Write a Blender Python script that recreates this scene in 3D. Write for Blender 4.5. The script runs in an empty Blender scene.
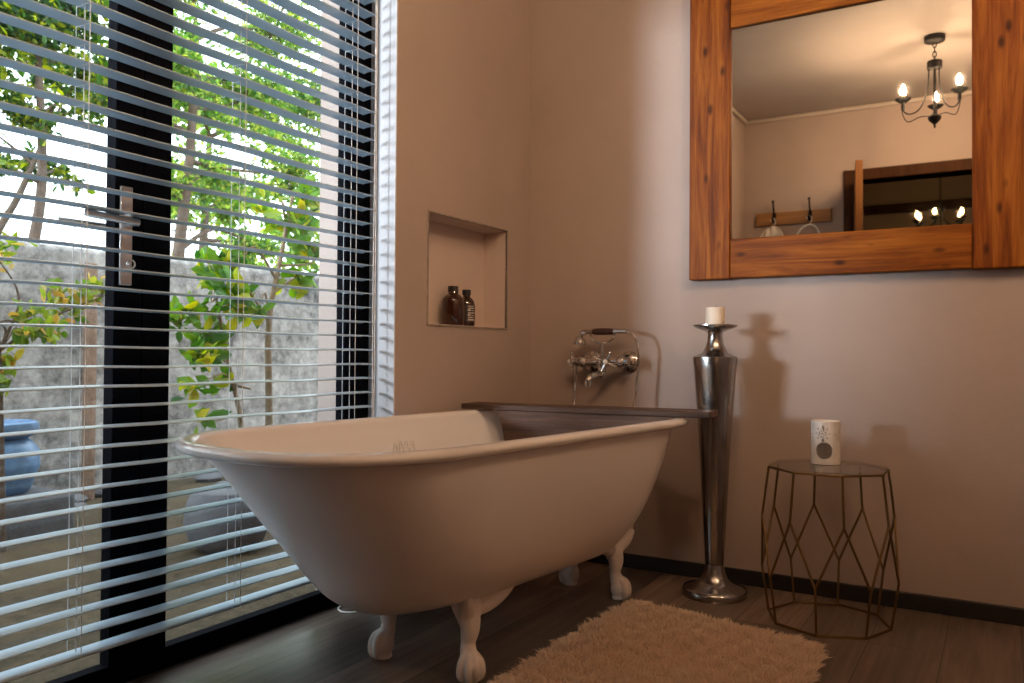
import bpy, bmesh, math, random
import numpy as np
from mathutils import Vector, Matrix

random.seed(4)
rng = np.random.default_rng(4)
scene = bpy.context.scene
COL = scene.collection
PI = math.pi

# ------------------------------------------------------------------ materials
def new_mat(name):
    m = bpy.data.materials.new(name)
    m.use_nodes = True
    nt = m.node_tree
    for n in list(nt.nodes):
        nt.nodes.remove(n)
    return m, nt

def node(nt, kind, **kw):
    n = nt.nodes.new(kind)
    for k, v in kw.items():
        if k in n.inputs:
            n.inputs[k].default_value = v
        else:
            setattr(n, k, v)
    return n

def link(nt, a, b):
    nt.links.new(a, b)

def out(nt, shader):
    o = nt.nodes.new('ShaderNodeOutputMaterial')
    link(nt, shader, o.inputs['Surface'])
    return o

def col4(c):
    return (c[0], c[1], c[2], 1.0)

def plain(name, c, rough=0.5, metal=0.0, spec=0.5, vary=0.0, scale=8.0, bump=0.0, coat=0.0):
    """principled surface with a little procedural unevenness"""
    m, nt = new_mat(name)
    p = node(nt, 'ShaderNodeBsdfPrincipled', Roughness=rough, Metallic=metal)
    p.inputs['Specular IOR Level'].default_value = spec
    p.inputs['Coat Weight'].default_value = coat
    p.inputs['Coat Roughness'].default_value = 0.05
    tc = node(nt, 'ShaderNodeTexCoord')
    nz = node(nt, 'ShaderNodeTexNoise', Scale=scale, Detail=5.0)
    link(nt, tc.outputs['Object'], nz.inputs['Vector'])
    rp = node(nt, 'ShaderNodeValToRGB')
    rp.color_ramp.elements[0].position = 0.3
    rp.color_ramp.elements[1].position = 0.7
    rp.color_ramp.elements[0].color = col4([x * (1 - vary) for x in c])
    rp.color_ramp.elements[1].color = col4([min(1, x * (1 + vary)) for x in c])
    link(nt, nz.outputs['Fac'], rp.inputs['Fac'])
    link(nt, rp.outputs['Color'], p.inputs['Base Color'])
    if bump:
        b = node(nt, 'ShaderNodeBump', Strength=bump, Distance=0.01)
        link(nt, nz.outputs['Fac'], b.inputs['Height'])
        link(nt, b.outputs['Normal'], p.inputs['Normal'])
    out(nt, p.outputs['BSDF'])
    return m

def emit(name, c, s):
    m, nt = new_mat(name)
    e = node(nt, 'ShaderNodeEmission', Strength=s)
    e.inputs['Color'].default_value = col4(c)
    out(nt, e.outputs['Emission'])
    return m

def glass(name, tint=(1, 1, 1), refl=1.0):
    """thin clear pane: straight through plus fresnel reflection"""
    m, nt = new_mat(name)
    t = node(nt, 'ShaderNodeBsdfTransparent')
    t.inputs['Color'].default_value = col4(tint)
    g = node(nt, 'ShaderNodeBsdfGlossy', Roughness=0.01)
    fr = node(nt, 'ShaderNodeLayerWeight', Blend=0.5)
    pw = node(nt, 'ShaderNodeMath', operation='POWER')
    pw.inputs[1].default_value = 5.0
    link(nt, fr.outputs['Facing'], pw.inputs[0])
    mu = node(nt, 'ShaderNodeMath', operation='MULTIPLY_ADD')
    mu.inputs[1].default_value = 0.94 * refl
    mu.inputs[2].default_value = 0.04 * refl
    link(nt, pw.outputs[0], mu.inputs[0])
    mx = node(nt, 'ShaderNodeMixShader')
    link(nt, mu.outputs[0], mx.inputs['Fac'])
    link(nt, t.outputs['BSDF'], mx.inputs[1])
    link(nt, g.outputs['BSDF'], mx.inputs[2])
    out(nt, mx.outputs['Shader'])
    return m

def wood(name, dark, mid, light, axis='X', rough=0.5, scale=1.0, knots=True, bump=0.3, spec=0.4):
    m, nt = new_mat(name)
    p = node(nt, 'ShaderNodeBsdfPrincipled', Roughness=rough)
    p.inputs['Specular IOR Level'].default_value = spec
    tc = node(nt, 'ShaderNodeTexCoord')
    oi = node(nt, 'ShaderNodeObjectInfo')
    off = node(nt, 'ShaderNodeVectorMath', operation='ADD')
    sc = node(nt, 'ShaderNodeVectorMath', operation='SCALE', Scale=37.0)
    cb = node(nt, 'ShaderNodeCombineXYZ')
    for i in range(3):
        link(nt, oi.outputs['Random'], cb.inputs[i])
    link(nt, cb.outputs[0], sc.inputs[0])
    link(nt, tc.outputs['Object'], off.inputs[0])
    link(nt, sc.outputs[0], off.inputs[1])
    mp = node(nt, 'ShaderNodeMapping')
    s = [22.0 * scale] * 3
    s['XYZ'.index(axis)] = 1.6 * scale
    mp.inputs['Scale'].default_value = s
    link(nt, off.outputs[0], mp.inputs['Vector'])
    n1 = node(nt, 'ShaderNodeTexNoise', Scale=1.0, Detail=7.0, Roughness=0.6, Distortion=0.6)
    link(nt, mp.outputs[0], n1.inputs['Vector'])
    mp2 = node(nt, 'ShaderNodeMapping')
    s2 = [95.0 * scale] * 3
    s2['XYZ'.index(axis)] = 4.0 * scale
    mp2.inputs['Scale'].default_value = s2
    link(nt, off.outputs[0], mp2.inputs['Vector'])
    n2 = node(nt, 'ShaderNodeTexNoise', Scale=1.0, Detail=4.0, Roughness=0.7)
    link(nt, mp2.outputs[0], n2.inputs['Vector'])
    add = node(nt, 'ShaderNodeMath', operation='MULTIPLY_ADD')
    link(nt, n2.outputs['Fac'], add.inputs[0])
    add.inputs[1].default_value = 0.35
    ad2 = node(nt, 'ShaderNodeMath', operation='MULTIPLY')
    link(nt, n1.outputs['Fac'], ad2.inputs[0])
    ad2.inputs[1].default_value = 0.75
    link(nt, ad2.outputs[0], add.inputs[2])
    rp = node(nt, 'ShaderNodeValToRGB')
    rp.color_ramp.elements[0].position = 0.36
    rp.color_ramp.elements[0].color = col4(dark)
    rp.color_ramp.elements[1].position = 0.70
    rp.color_ramp.elements[1].color = col4(light)
    e = rp.color_ramp.elements.new(0.52)
    e.color = col4(mid)
    link(nt, add.outputs[0], rp.inputs['Fac'])
    colour = rp.outputs['Color']
    if knots:
        mp3 = node(nt, 'ShaderNodeMapping')
        s3 = [11.0 * scale] * 3
        s3['XYZ'.index(axis)] = 5.0 * scale
        mp3.inputs['Scale'].default_value = s3
        link(nt, off.outputs[0], mp3.inputs['Vector'])
        vo = node(nt, 'ShaderNodeTexVoronoi', Scale=1.0)
        link(nt, mp3.outputs[0], vo.inputs['Vector'])
        kr = node(nt, 'ShaderNodeValToRGB')
        kr.color_ramp.elements[0].position = 0.07
        kr.color_ramp.elements[0].color = (0.25, 0.2, 0.18, 1)
        kr.color_ramp.elements[1].position = 0.2
        kr.color_ramp.elements[1].color = (1, 1, 1, 1)
        link(nt, vo.outputs['Distance'], kr.inputs['Fac'])
        mx = node(nt, 'ShaderNodeMix', data_type='RGBA', blend_type='MULTIPLY')
        mx.inputs['Factor'].default_value = 1.0
        link(nt, colour, mx.inputs['A'])
        link(nt, kr.outputs['Color'], mx.inputs['B'])
        colour = mx.outputs['Result']
    link(nt, colour, p.inputs['Base Color'])
    b = node(nt, 'ShaderNodeBump', Strength=bump, Distance=0.004)
    link(nt, add.outputs[0], b.inputs['Height'])
    link(nt, b.outputs['Normal'], p.inputs['Normal'])
    out(nt, p.outputs['BSDF'])
    return m

def plaster(name, c, rough=0.75, spec=0.25, bump=0.15):
    m, nt = new_mat(name)
    p = node(nt, 'ShaderNodeBsdfPrincipled', Roughness=rough)
    p.inputs['Specular IOR Level'].default_value = spec
    tc = node(nt, 'ShaderNodeTexCoord')
    n1 = node(nt, 'ShaderNodeTexNoise', Scale=2.2, Detail=6.0, Roughness=0.6)
    n2 = node(nt, 'ShaderNodeTexNoise', Scale=9.0, Detail=6.0, Roughness=0.65)
    link(nt, tc.outputs['Object'], n1.inputs['Vector'])
    link(nt, tc.outputs['Object'], n2.inputs['Vector'])
    rp = node(nt, 'ShaderNodeValToRGB')
    rp.color_ramp.elements[0].position = 0.3
    rp.color_ramp.elements[1].position = 0.7
    rp.color_ramp.elements[0].color = col4([x * 0.94 for x in c])
    rp.color_ramp.elements[1].color = col4([x * 1.05 for x in c])
    link(nt, n1.outputs['Fac'], rp.inputs['Fac'])
    link(nt, rp.outputs['Color'], p.inputs['Base Color'])
    b = node(nt, 'ShaderNodeBump', Strength=bump, Distance=0.02)
    link(nt, n2.outputs['Fac'], b.inputs['Height'])
    link(nt, b.outputs['Normal'], p.inputs['Normal'])
    out(nt, p.outputs['BSDF'])
    return m

def floor_mat():
    """dark wood-look planks running along Y, 0.185 wide"""
    m, nt = new_mat('dark plank floor')
    p = node(nt, 'ShaderNodeBsdfPrincipled', Roughness=0.29)
    p.inputs['Specular IOR Level'].default_value = 0.65
    tc = node(nt, 'ShaderNodeTexCoord')
    mp = node(nt, 'ShaderNodeMapping')
    mp.inputs['Rotation'].default_value = (0, 0, PI / 2)
    mp.inputs['Location'].default_value = (0.35, 0.155, 0)
    link(nt, tc.outputs['Object'], mp.inputs['Vector'])
    br = node(nt, 'ShaderNodeTexBrick', Scale=1.0)
    br.offset = 0.37
    br.inputs['Mortar Size'].default_value = 0.0016
    br.inputs['Mortar Smooth'].default_value = 0.2
    br.inputs['Brick Width'].default_value = 1.2
    br.inputs['Row Height'].default_value = 0.185
    br.inputs['Bias'].default_value = 0.0
    br.inputs['Color1'].default_value = (0.0, 0.0, 0.0, 1)
    br.inputs['Color2'].default_value = (1.0, 1.0, 1.0, 1)
    br.inputs['Mortar'].default_value = (0.5, 0.5, 0.5, 1)
    link(nt, mp.outputs[0], br.inputs['Vector'])
    # grain
    mg = node(nt, 'ShaderNodeMapping')
    mg.inputs['Scale'].default_value = (38, 2.2, 1)
    link(nt, tc.outputs['Object'], mg.inputs['Vector'])
    av = node(nt, 'ShaderNodeVectorMath', operation='MULTIPLY_ADD')
    link(nt, br.outputs['Color'], av.inputs[0])
    av.inputs[1].default_value = (7, 13, 5)
    link(nt, mg.outputs[0], av.inputs[2])
    n1 = node(nt, 'ShaderNodeTexNoise', Scale=1.0, Detail=8.0, Roughness=0.65, Distortion=0.8)
    link(nt, av.outputs[0], n1.inputs['Vector'])
    rp = node(nt, 'ShaderNodeValToRGB')
    rp.color_ramp.elements[0].position = 0.30
    rp.color_ramp.elements[0].color = (0.10, 0.078, 0.063, 1)
    rp.color_ramp.elements[1].position = 0.72
    rp.color_ramp.elements[1].color = (0.35, 0.275, 0.22, 1)
    link(nt, n1.outputs['Fac'], rp.inputs['Fac'])
    # plank to plank tone
    tone = node(nt, 'ShaderNodeValToRGB')
    tone.color_ramp.elements[0].color = (0.42, 0.41, 0.41, 1)
    tone.color_ramp.elements[1].color = (1.15, 1.05, 0.98, 1)
    link(nt, br.outputs['Color'], tone.inputs['Fac'])
    mx = node(nt, 'ShaderNodeMix', data_type='RGBA', blend_type='MULTIPLY')
    mx.inputs['Factor'].default_value = 1.0
    link(nt, rp.outputs['Color'], mx.inputs['A'])
    link(nt, tone.outputs['Color'], mx.inputs['B'])
    mo = node(nt, 'ShaderNodeMix', data_type='RGBA', blend_type='MIX')
    link(nt, br.outputs['Fac'], mo.inputs['Factor'])
    link(nt, mx.outputs['Result'], mo.inputs['A'])
    mo.inputs['B'].default_value = (0.012, 0.009, 0.007, 1)
    link(nt, mo.outputs['Result'], p.inputs['Base Color'])
    hs = node(nt, 'ShaderNodeMath', operation='SUBTRACT')
    link(nt, n1.outputs['Fac'], hs.inputs[0])
    link(nt, br.outputs['Fac'], hs.inputs[1])
    b = node(nt, 'ShaderNodeBump', Strength=0.25, Distance=0.004)
    link(nt, hs.outputs[0], b.inputs['Height'])
    link(nt, b.outputs['Normal'], p.inputs['Normal'])
    out(nt, p.outputs['BSDF'])
    return m

def leaf_mat(name, c1, c2, c3, trans=0.5):
    m, nt = new_mat(name)
    ge = node(nt, 'ShaderNodeNewGeometry')
    rp = node(nt, 'ShaderNodeValToRGB')
    rp.color_ramp.elements[0].position = 0.0
    rp.color_ramp.elements[0].color = col4(c1)
    rp.color_ramp.elements[1].position = 1.0
    rp.color_ramp.elements[1].color = col4(c3)
    e = rp.color_ramp.elements.new(0.6)
    e.color = col4(c2)
    link(nt, ge.outputs['Random Per Island'], rp.inputs['Fac'])
    d = node(nt, 'ShaderNodeBsdfPrincipled', Roughness=0.45)
    d.inputs['Specular IOR Level'].default_value = 0.3
    link(nt, rp.outputs['Color'], d.inputs['Base Color'])
    t = node(nt, 'ShaderNodeBsdfTranslucent')
    hv = node(nt, 'ShaderNodeHueSaturation', Saturation=1.15, Value=1.5)
    hv.inputs['Hue'].default_value = 0.485
    link(nt, rp.outputs['Color'], hv.inputs['Color'])
    link(nt, hv.outputs['Color'], t.inputs['Color'])
    mx = node(nt, 'ShaderNodeMixShader')
    mx.inputs['Fac'].default_value = trans
    link(nt, d.outputs['BSDF'], mx.inputs[1])
    link(nt, t.outputs['BSDF'], mx.inputs[2])
    out(nt, mx.outputs['Shader'])
    return m

def concrete(name, c, scale=3.0, contrast=0.5, bump=0.5):
    m, nt = new_mat(name)
    p = node(nt, 'ShaderNodeBsdfPrincipled', Roughness=0.9)
    p.inputs['Specular IOR Level'].default_value = 0.15
    tc = node(nt, 'ShaderNodeTexCoord')
    n1 = node(nt, 'ShaderNodeTexNoise', Scale=scale, Detail=10.0, Roughness=0.7)
    n2 = node(nt, 'ShaderNodeTexNoise', Scale=scale * 7, Detail=8.0, Roughness=0.7)
    link(nt, tc.outputs['Object'], n1.inputs['Vector'])
    link(nt, tc.outputs['Object'], n2.inputs['Vector'])
    ad = node(nt, 'ShaderNodeMath', operation='ADD')
    link(nt, n1.outputs['Fac'], ad.inputs[0])
    link(nt, n2.outputs['Fac'], ad.inputs[1])
    rp = node(nt, 'ShaderNodeValToRGB')
    rp.color_ramp.elements[0].position = 0.36
    rp.color_ramp.elements[1].position = 0.64
    rp.color_ramp.elements[0].color = col4([x * (1 - contrast) for x in c])
    rp.color_ramp.elements[1].color = col4([x * (1 + contrast * 0.5) for x in c])
    hf = node(nt, 'ShaderNodeMath', operation='MULTIPLY')
    hf.inputs[1].default_value = 0.5
    link(nt, ad.outputs[0], hf.inputs[0])
    link(nt, hf.outputs[0], rp.inputs['Fac'])
    link(nt, rp.outputs['Color'], p.inputs['Base Color'])
    b = node(nt, 'ShaderNodeBump', Strength=bump, Distance=0.03)
    link(nt, hf.outputs[0], b.inputs['Height'])
    link(nt, b.outputs['Normal'], p.inputs['Normal'])
    out(nt, p.outputs['BSDF'])
    return m

def srgb(r, g, b):
    f = lambda v: (v / 255 / 12.92) if v / 255 <= 0.04045 else ((v / 255 + 0.055) / 1.055) ** 2.4
    return (f(r), f(g), f(b))

M = {}
M['wall'] = plaster('greige plaster', (0.410, 0.323, 0.281))
M['niche'] = plaster('pale niche lining', (0.60, 0.485, 0.42))  # niche lining, paler than the wall plaster
M['reveal'] = plaster('white painted reveal', (0.56, 0.54, 0.545))
M['ceiling'] = plaster('ceiling paint', (0.44, 0.39, 0.36))
M['cornice'] = plaster('cornice paint', (0.52, 0.45, 0.38), bump=0.0)
M['hall'] = plaster('hall paint', (0.40, 0.30, 0.20))
M['floor'] = floor_mat()
M['skirting'] = plain('dark skirting', (0.012, 0.010, 0.009), 0.45)
M['bead'] = plain('niche edge bead', (0.27, 0.22, 0.18), 0.5, vary=0.25, scale=40)
M['black'] = plain('black powder coat', (0.004, 0.004, 0.006), 0.8, spec=0.03)
M['pane'] = glass('window pane', (0.97, 0.99, 0.98), 0.7)
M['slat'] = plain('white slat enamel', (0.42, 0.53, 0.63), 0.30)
M['cord'] = plain('white cord', (0.72, 0.70, 0.68), 0.8)
M['steel'] = plain('satin steel', (0.62, 0.60, 0.58), 0.32, metal=1.0)
M['enamel'] = plain('white enamel', (0.85, 0.82, 0.80), 0.16, spec=0.5, coat=0.4)
M['enamel_out'] = plain('white painted iron', (0.78, 0.73, 0.71), 0.33, spec=0.45, vary=0.03, scale=4)
M['iron_foot'] = plain('white painted cast foot', (0.80, 0.73, 0.68), 0.4, vary=0.05, scale=30, bump=0.1)
M['board'] = wood('dark stained board', (0.026, 0.013, 0.008), (0.080, 0.043, 0.027), (0.18, 0.105, 0.068), 'X', 0.55, 1.0, False)
M['pine_v'] = wood('waxed pine upright', (0.08, 0.017, 0.002), (0.20, 0.050, 0.003), (0.34, 0.115, 0.012), 'Z', 0.5, 1.5, spec=0.15)
M['pine_h'] = wood('waxed pine rail', (0.08, 0.017, 0.002), (0.20, 0.052, 0.002), (0.33, 0.105, 0.008), 'X', 0.5, 1.5, spec=0.15)
M['timber'] = wood('dark door timber', (0.02, 0.008, 0.004), (0.05, 0.02, 0.008), (0.075, 0.03, 0.011), 'Z', 0.7, 1.0, False, spec=0.1)
M['leafwood'] = wood('door leaf wood', (0.06, 0.022, 0.006), (0.15, 0.06, 0.018), (0.18, 0.08, 0.022), 'Z', 0.6, 1.0, False, spec=0.15)
M['railwood'] = wood('hook rail wood', (0.16, 0.075, 0.02), (0.27, 0.13, 0.04), (0.36, 0.18, 0.06), 'X', 0.5, 1.0, False)
M['blackiron'] = plain('black iron', (0.004, 0.003, 0.003), 0.5, spec=0.15)
M['mirror'] = plain('mirror silvering', (0.80, 0.775, 0.73), 0.015, metal=1.0)
M['chrome'] = plain('chrome', (0.66, 0.64, 0.62), 0.09, metal=1.0)
M['aluminium'] = plain('polished aluminium', (0.40, 0.385, 0.375), 0.19, metal=1.0, vary=0.12, scale=14)
M['gripwood'] = plain('dark wood grip', (0.045, 0.014, 0.008), 0.35, vary=0.3, scale=60)
M['porcelain'] = plain('porcelain', (0.82, 0.78, 0.72), 0.2)
M['wax'] = plain('candle wax', (0.83, 0.72, 0.60), 0.55)
M['wick'] = plain('wick', (0.05, 0.04, 0.03), 0.9)
M['goldwire'] = plain('antique gold wire', (0.20, 0.125, 0.055), 0.42, metal=1.0)
M['tableglass'] = glass('table glass', (0.94, 0.95, 0.94), 1.0)
M['ceramic'] = plain('white ceramic', (0.83, 0.78, 0.73), 0.3)
M['amber'] = plain('amber glass', (0.035, 0.009, 0.003), 0.08, spec=0.6, coat=0.6)
M['blackcap'] = plain('black cap', (0.012, 0.011, 0.011), 0.45)
M['label_ink'] = plain('pale label print', (0.55, 0.50, 0.45), 0.6)
M['label_dark'] = plain('dark bottle label', (0.030, 0.014, 0.009), 0.5)
M['rugback'] = plain('rug backing', (0.62, 0.48, 0.36), 0.95)
M['bulb'] = emit('warm bulb', (1.0, 0.69, 0.42), 1600.0)
M['hallbulb'] = emit('hall bulb', (1.0, 0.62, 0.28), 100.0)
M['candlesleeve'] = plain('candle sleeve', (0.05, 0.035, 0.02), 0.5)
M['hanger'] = plain('white hanger', (0.72, 0.68, 0.62), 0.6)
M['gardenwall'] = concrete('rendered garden wall', (0.36, 0.345, 0.33), 2.6, 0.85)
M['soil'] = concrete('dry garden ground', (0.085, 0.063, 0.037), 4.0, 0.6, 1.0)
M['outwall'] = plaster('outer house plaster', (0.70, 0.60, 0.54))
M['bark'] = concrete('bark', (0.15, 0.11, 0.085), 14.0, 0.5)
M['stem'] = concrete('young stem', (0.30, 0.23, 0.15), 20.0, 0.4)
M['post'] = concrete('weathered post', (0.27, 0.18, 0.13), 10.0, 0.5)
M['bluepot'] = plain('blue glaze', (0.10, 0.20, 0.36), 0.4, vary=0.3, scale=25)
M['stone'] = concrete('pale cast stone', (0.14, 0.14, 0.15), 9.0, 0.3)
M['leaf_a'] = leaf_mat('tree leaf', (0.012, 0.045, 0.014), (0.06, 0.15, 0.025), (0.36, 0.40, 0.04))  # dark to yellow range puts sunlit contrast into the leaf colour
M['leaf_b'] = leaf_mat('bright leaf', (0.04, 0.12, 0.03), (0.17, 0.34, 0.06), (0.50, 0.55, 0.12))
M['leaf_c'] = leaf_mat('shrub leaf', (0.03, 0.11, 0.02), (0.13, 0.27, 0.035), (0.48, 0.42, 0.04))
M['leaf_d'] = leaf_mat('bush leaf', (0.07, 0.16, 0.03), (0.22, 0.30, 0.05), (0.62, 0.36, 0.12))

# pile
def pile_mat():
    m, nt = new_mat('shaggy pile')
    ge = node(nt, 'ShaderNodeNewGeometry')
    rp = node(nt, 'ShaderNodeValToRGB')
    rp.color_ramp.elements[0].color = (0.88, 0.73, 0.58, 1)
    rp.color_ramp.elements[1].color = (0.96, 0.87, 0.75, 1)
    link(nt, ge.outputs['Random Per Island'], rp.inputs['Fac'])
    d = node(nt, 'ShaderNodeBsdfDiffuse')
    link(nt, rp.outputs['Color'], d.inputs['Color'])
    t = node(nt, 'ShaderNodeBsdfTranslucent')
    link(nt, rp.outputs['Color'], t.inputs['Color'])
    mx = node(nt, 'ShaderNodeMixShader')
    mx.inputs['Fac'].default_value = 0.5
    link(nt, d.outputs['BSDF'], mx.inputs[1])
    link(nt, t.outputs['BSDF'], mx.inputs[2])
    out(nt, mx.outputs['Shader'])
    return m
M['pile'] = pile_mat()

# ------------------------------------------------------------------ mesh helpers
class MB:
    """collects shapes into one mesh"""
    def __init__(self):
        self.v, self.f = [], []
    def add(self, verts, faces):
        o = len(self.v)
        self.v += [tuple(p) for p in verts]
        self.f += [tuple(i + o for i in fc) for fc in faces]
        return self
    def box(self, x0, x1, y0, y1, z0, z1):
        v = [(x, y, z) for x in (x0, x1) for y in (y0, y1) for z in (z0, z1)]
        return self.add(v, [(0, 1, 3, 2), (4, 6, 7, 5), (0, 4, 5, 1), (2, 3, 7, 6), (0, 2, 6, 4), (1, 5, 7, 3)])
    def prism(self, poly, z0, z1):
        n = len(poly)
        v = [(x, y, z0) for x, y in poly] + [(x, y, z1) for x, y in poly]
        f = [tuple(range(n - 1, -1, -1)), tuple(range(n, 2 * n))]
        f += [(i, (i + 1) % n, n + (i + 1) % n, n + i) for i in range(n)]
        return self.add(v, f)
    def lathe(self, prof, n=32, c=(0, 0, 0), mat=None):
        """prof: (r, z) bottom to top; closed with fans where r = 0"""
        v, f, rows = [], [], []
        for r, z in prof:
            if r < 1e-6:
                rows.append([len(v)]); v.append((0, 0, z))
            else:
                rows.append(list(range(len(v), len(v) + n)))
                v += [(r * math.cos(2 * PI * i / n), r * math.sin(2 * PI * i / n), z) for i in range(n)]
        for a, b in zip(rows, rows[1:]):
            for i in range(n):
                j = (i + 1) % n
                if len(a) == 1 and len(b) == 1:
                    continue
                if len(a) == 1:
                    f.append((a[0], b[j], b[i]))
                elif len(b) == 1:
                    f.append((a[i], a[j], b[0]))
                else:
                    f.append((a[i], a[j], b[j], b[i]))
        if mat is not None:
            v = [tuple(mat @ Vector(p)) for p in v]
        v = [(p[0] + c[0], p[1] + c[1], p[2] + c[2]) for p in v]
        return self.add(v, f)
    def tube(self, pts, r, n=10, closed=False, caps=True):
        """swept round bar; r a number or one per point"""
        P = [Vector(p) for p in pts]
        k = len(P)
        R = r if isinstance(r, (list, tuple)) else [r] * k
        v, f = [], []
        up = None
        for i in range(k):
            if closed:
                t = (P[(i + 1) % k] - P[i - 1])
            else:
                t = P[min(i + 1, k - 1)] - P[max(i - 1, 0)]
            t.normalize()
            if up is None:
                up = Vector((0, 0, 1)) if abs(t.z) < 0.9 else Vector((1, 0, 0))
            up = (up - t * up.dot(t))
            if up.length < 1e-5:
                up = t.orthogonal()
            up.normalize()
            s = t.cross(up)
            for j in range(n):
                a = 2 * PI * j / n
                v.append(P[i] + (up * math.cos(a) + s * math.sin(a)) * R[i])
        rng_ = range(k) if closed else range(k - 1)
        for i in rng_:
            for j in range(n):
                a, b = i * n + j, i * n + (j + 1) % n
                c, d = ((i + 1) % k) * n + (j + 1) % n, ((i + 1) % k) * n + j
                f.append((a, b, c, d))
        if not closed and caps:
            f.append(tuple(range(n - 1, -1, -1)))
            f.append(tuple((k - 1) * n + j for j in range(n)))
        return self.add(v, f)
    def ball(self, c, r, n=16, m=10, sq=(1, 1, 1), rot=None):
        prof = [(r * math.sin(PI * i / m), -r * math.cos(PI * i / m)) for i in range(m + 1)]
        prof[0] = (0, -r); prof[-1] = (0, r)
        mt = Matrix.Diagonal((sq[0], sq[1], sq[2])).to_3x3()
        if rot is not None:
            mt = rot @ mt
        return self.lathe(prof, n, c, mt)
    def build(self, name, m, parent=None, smooth=False, bevel=0.0, angle=40, seg=2, loc=None):
        me = bpy.data.meshes.new(name)
        v = self.v
        if loc is not None:
            v = [(p[0] - loc[0], p[1] - loc[1], p[2] - loc[2]) for p in v]
        me.from_pydata([tuple(p) for p in v], [], self.f)
        me.update()
        bm = bmesh.new(); bm.from_mesh(me)
        bmesh.ops.recalc_face_normals(bm, faces=bm.faces)
        bm.to_mesh(me); bm.free()
        me.materials.append(m)
        o = bpy.data.objects.new(name, me)
        COL.objects.link(o)
        if parent is not None:
            o.parent = parent
        if loc is not None:
            o.location = loc
        if bevel:
            b = o.modifiers.new('bevel', 'BEVEL')
            b.width = bevel; b.segments = seg; b.limit_method = 'ANGLE'
            b.angle_limit = math.radians(35)
        if smooth or bevel:
            for p in me.polygons:
                p.use_smooth = True
            try:
                me.set_sharp_from_angle(angle=math.radians(angle))
            except Exception:
                pass
        return o

def np_mesh(name, V, quads, m, parent=None, tris=None, smooth=False):
    me = bpy.data.meshes.new(name)
    V = np.asarray(V, dtype=np.float32)
    loops = np.asarray(quads, dtype=np.int32)
    k = loops.shape[1]
    me.vertices.add(len(V)); me.vertices.foreach_set('co', V.ravel())
    me.loops.add(loops.size); me.loops.foreach_set('vertex_index', loops.ravel())
    me.polygons.add(len(loops))
    me.polygons.foreach_set('loop_start', np.arange(0, loops.size, k, dtype=np.int32))
    me.update(calc_edges=True)
    me.validate()
    if smooth:
        me.polygons.foreach_set('use_smooth', [True] * len(loops))
    me.materials.append(m)
    o = bpy.data.objects.new(name, me)
    COL.objects.link(o)
    if parent is not None:
        o.parent = parent
    return o

def tag(o, label, cat, group=None, kind=None):
    o['label'] = label
    o['category'] = cat
    if group: o['group'] = group
    if kind: o['kind'] = kind
    return o

def thing(name, label, cat, loc=(0, 0, 0), group=None):
    o = bpy.data.objects.new(name, None)
    o.empty_display_size = 0.05
    COL.objects.link(o)
    o.location = loc
    return tag(o, label, cat, group)

def struct(o, label=None, cat=None):
    o['kind'] = 'structure'
    if label: o['label'] = label
    if cat: o['category'] = cat
    return o

def smooth_path(pts, k=6, closed=False):
    P = [Vector(p) for p in pts]
    res = []
    n = len(P)
    segs = n if closed else n - 1
    for i in range(segs):
        if closed:
            p0, p1, p2, p3 = P[i - 1], P[i], P[(i + 1) % n], P[(i + 2) % n]
        else:
            p0, p1, p2, p3 = P[max(i - 1, 0)], P[i], P[i + 1], P[min(i + 2, n - 1)]
        for j in range(k):
            t = j / k
            res.append(0.5 * ((2 * p1) + (p2 - p0) * t + (2 * p0 - 5 * p1 + 4 * p2 - p3) * t * t + (3 * p1 - p0 - 3 * p2 + p3) * t ** 3))
    if not closed:
        res.append(P[-1])
    return res

def lerp(a, b, t):
    return a + (b - a) * t

# ------------------------------------------------------------------ camera
YAW, PITCH, ROLL, FPX = -0.536886, 0.01483, 0.0067837, 824.9
CAM = Vector((1.651, -2.909, 0.80))
fw = Vector((math.sin(YAW) * math.cos(PITCH), math.cos(YAW) * math.cos(PITCH), math.sin(PITCH)))
rt0 = Vector((math.cos(YAW), -math.sin(YAW), 0))
up0 = rt0.cross(fw)
rt = rt0 * math.cos(ROLL) + up0 * math.sin(ROLL)
up = -rt0 * math.sin(ROLL) + up0 * math.cos(ROLL)
cd = bpy.data.cameras.new('camera')
cam = bpy.data.objects.new('camera', cd)
COL.objects.link(cam)
cd.sensor_width = 36.0
cd.lens = FPX / 1024 * 36.0
cd.clip_start = 0.02
mw = Matrix((rt, up, -fw)).transposed().to_4x4()
mw.translation = CAM
cam.matrix_world = mw
cd.dof.use_dof = True
cd.dof.focus_distance = 2.15
cd.dof.aperture_fstop = 5.6
scene.camera = cam

# ------------------------------------------------------------------ room shell
ROOM_X, BACK_Y, CEIL, JY = 2.80, -3.302, 2.541, -0.863
OPEN_Y, OPEN_Z = -2.62, 2.30          # far end and head of the glazed opening

mb = MB(); mb.box(-0.17, ROOM_X, BACK_Y - 0.15, 0.0, -0.06, 0.0)
struct(mb.build('floor', M['floor']), 'dark grey brown wood plank floor', 'floor')
mb = MB(); mb.box(-0.35, ROOM_X + 0.15, BACK_Y - 0.15, 0.15, CEIL, CEIL + 0.2)
mb.box(-0.62, -0.35, -4.2, 1.2, CEIL + 0.10, CEIL + 0.25)
struct(mb.build('ceiling', M['ceiling']), 'cream painted ceiling seen in the mirror', 'ceiling')
mb = MB(); mb.box(-0.35, ROOM_X + 0.15, 0.0, 0.15, -0.06, CEIL)
struct(mb.build('wall_back', M['wall']), 'greige plaster wall carrying the mirror', 'wall')

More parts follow.
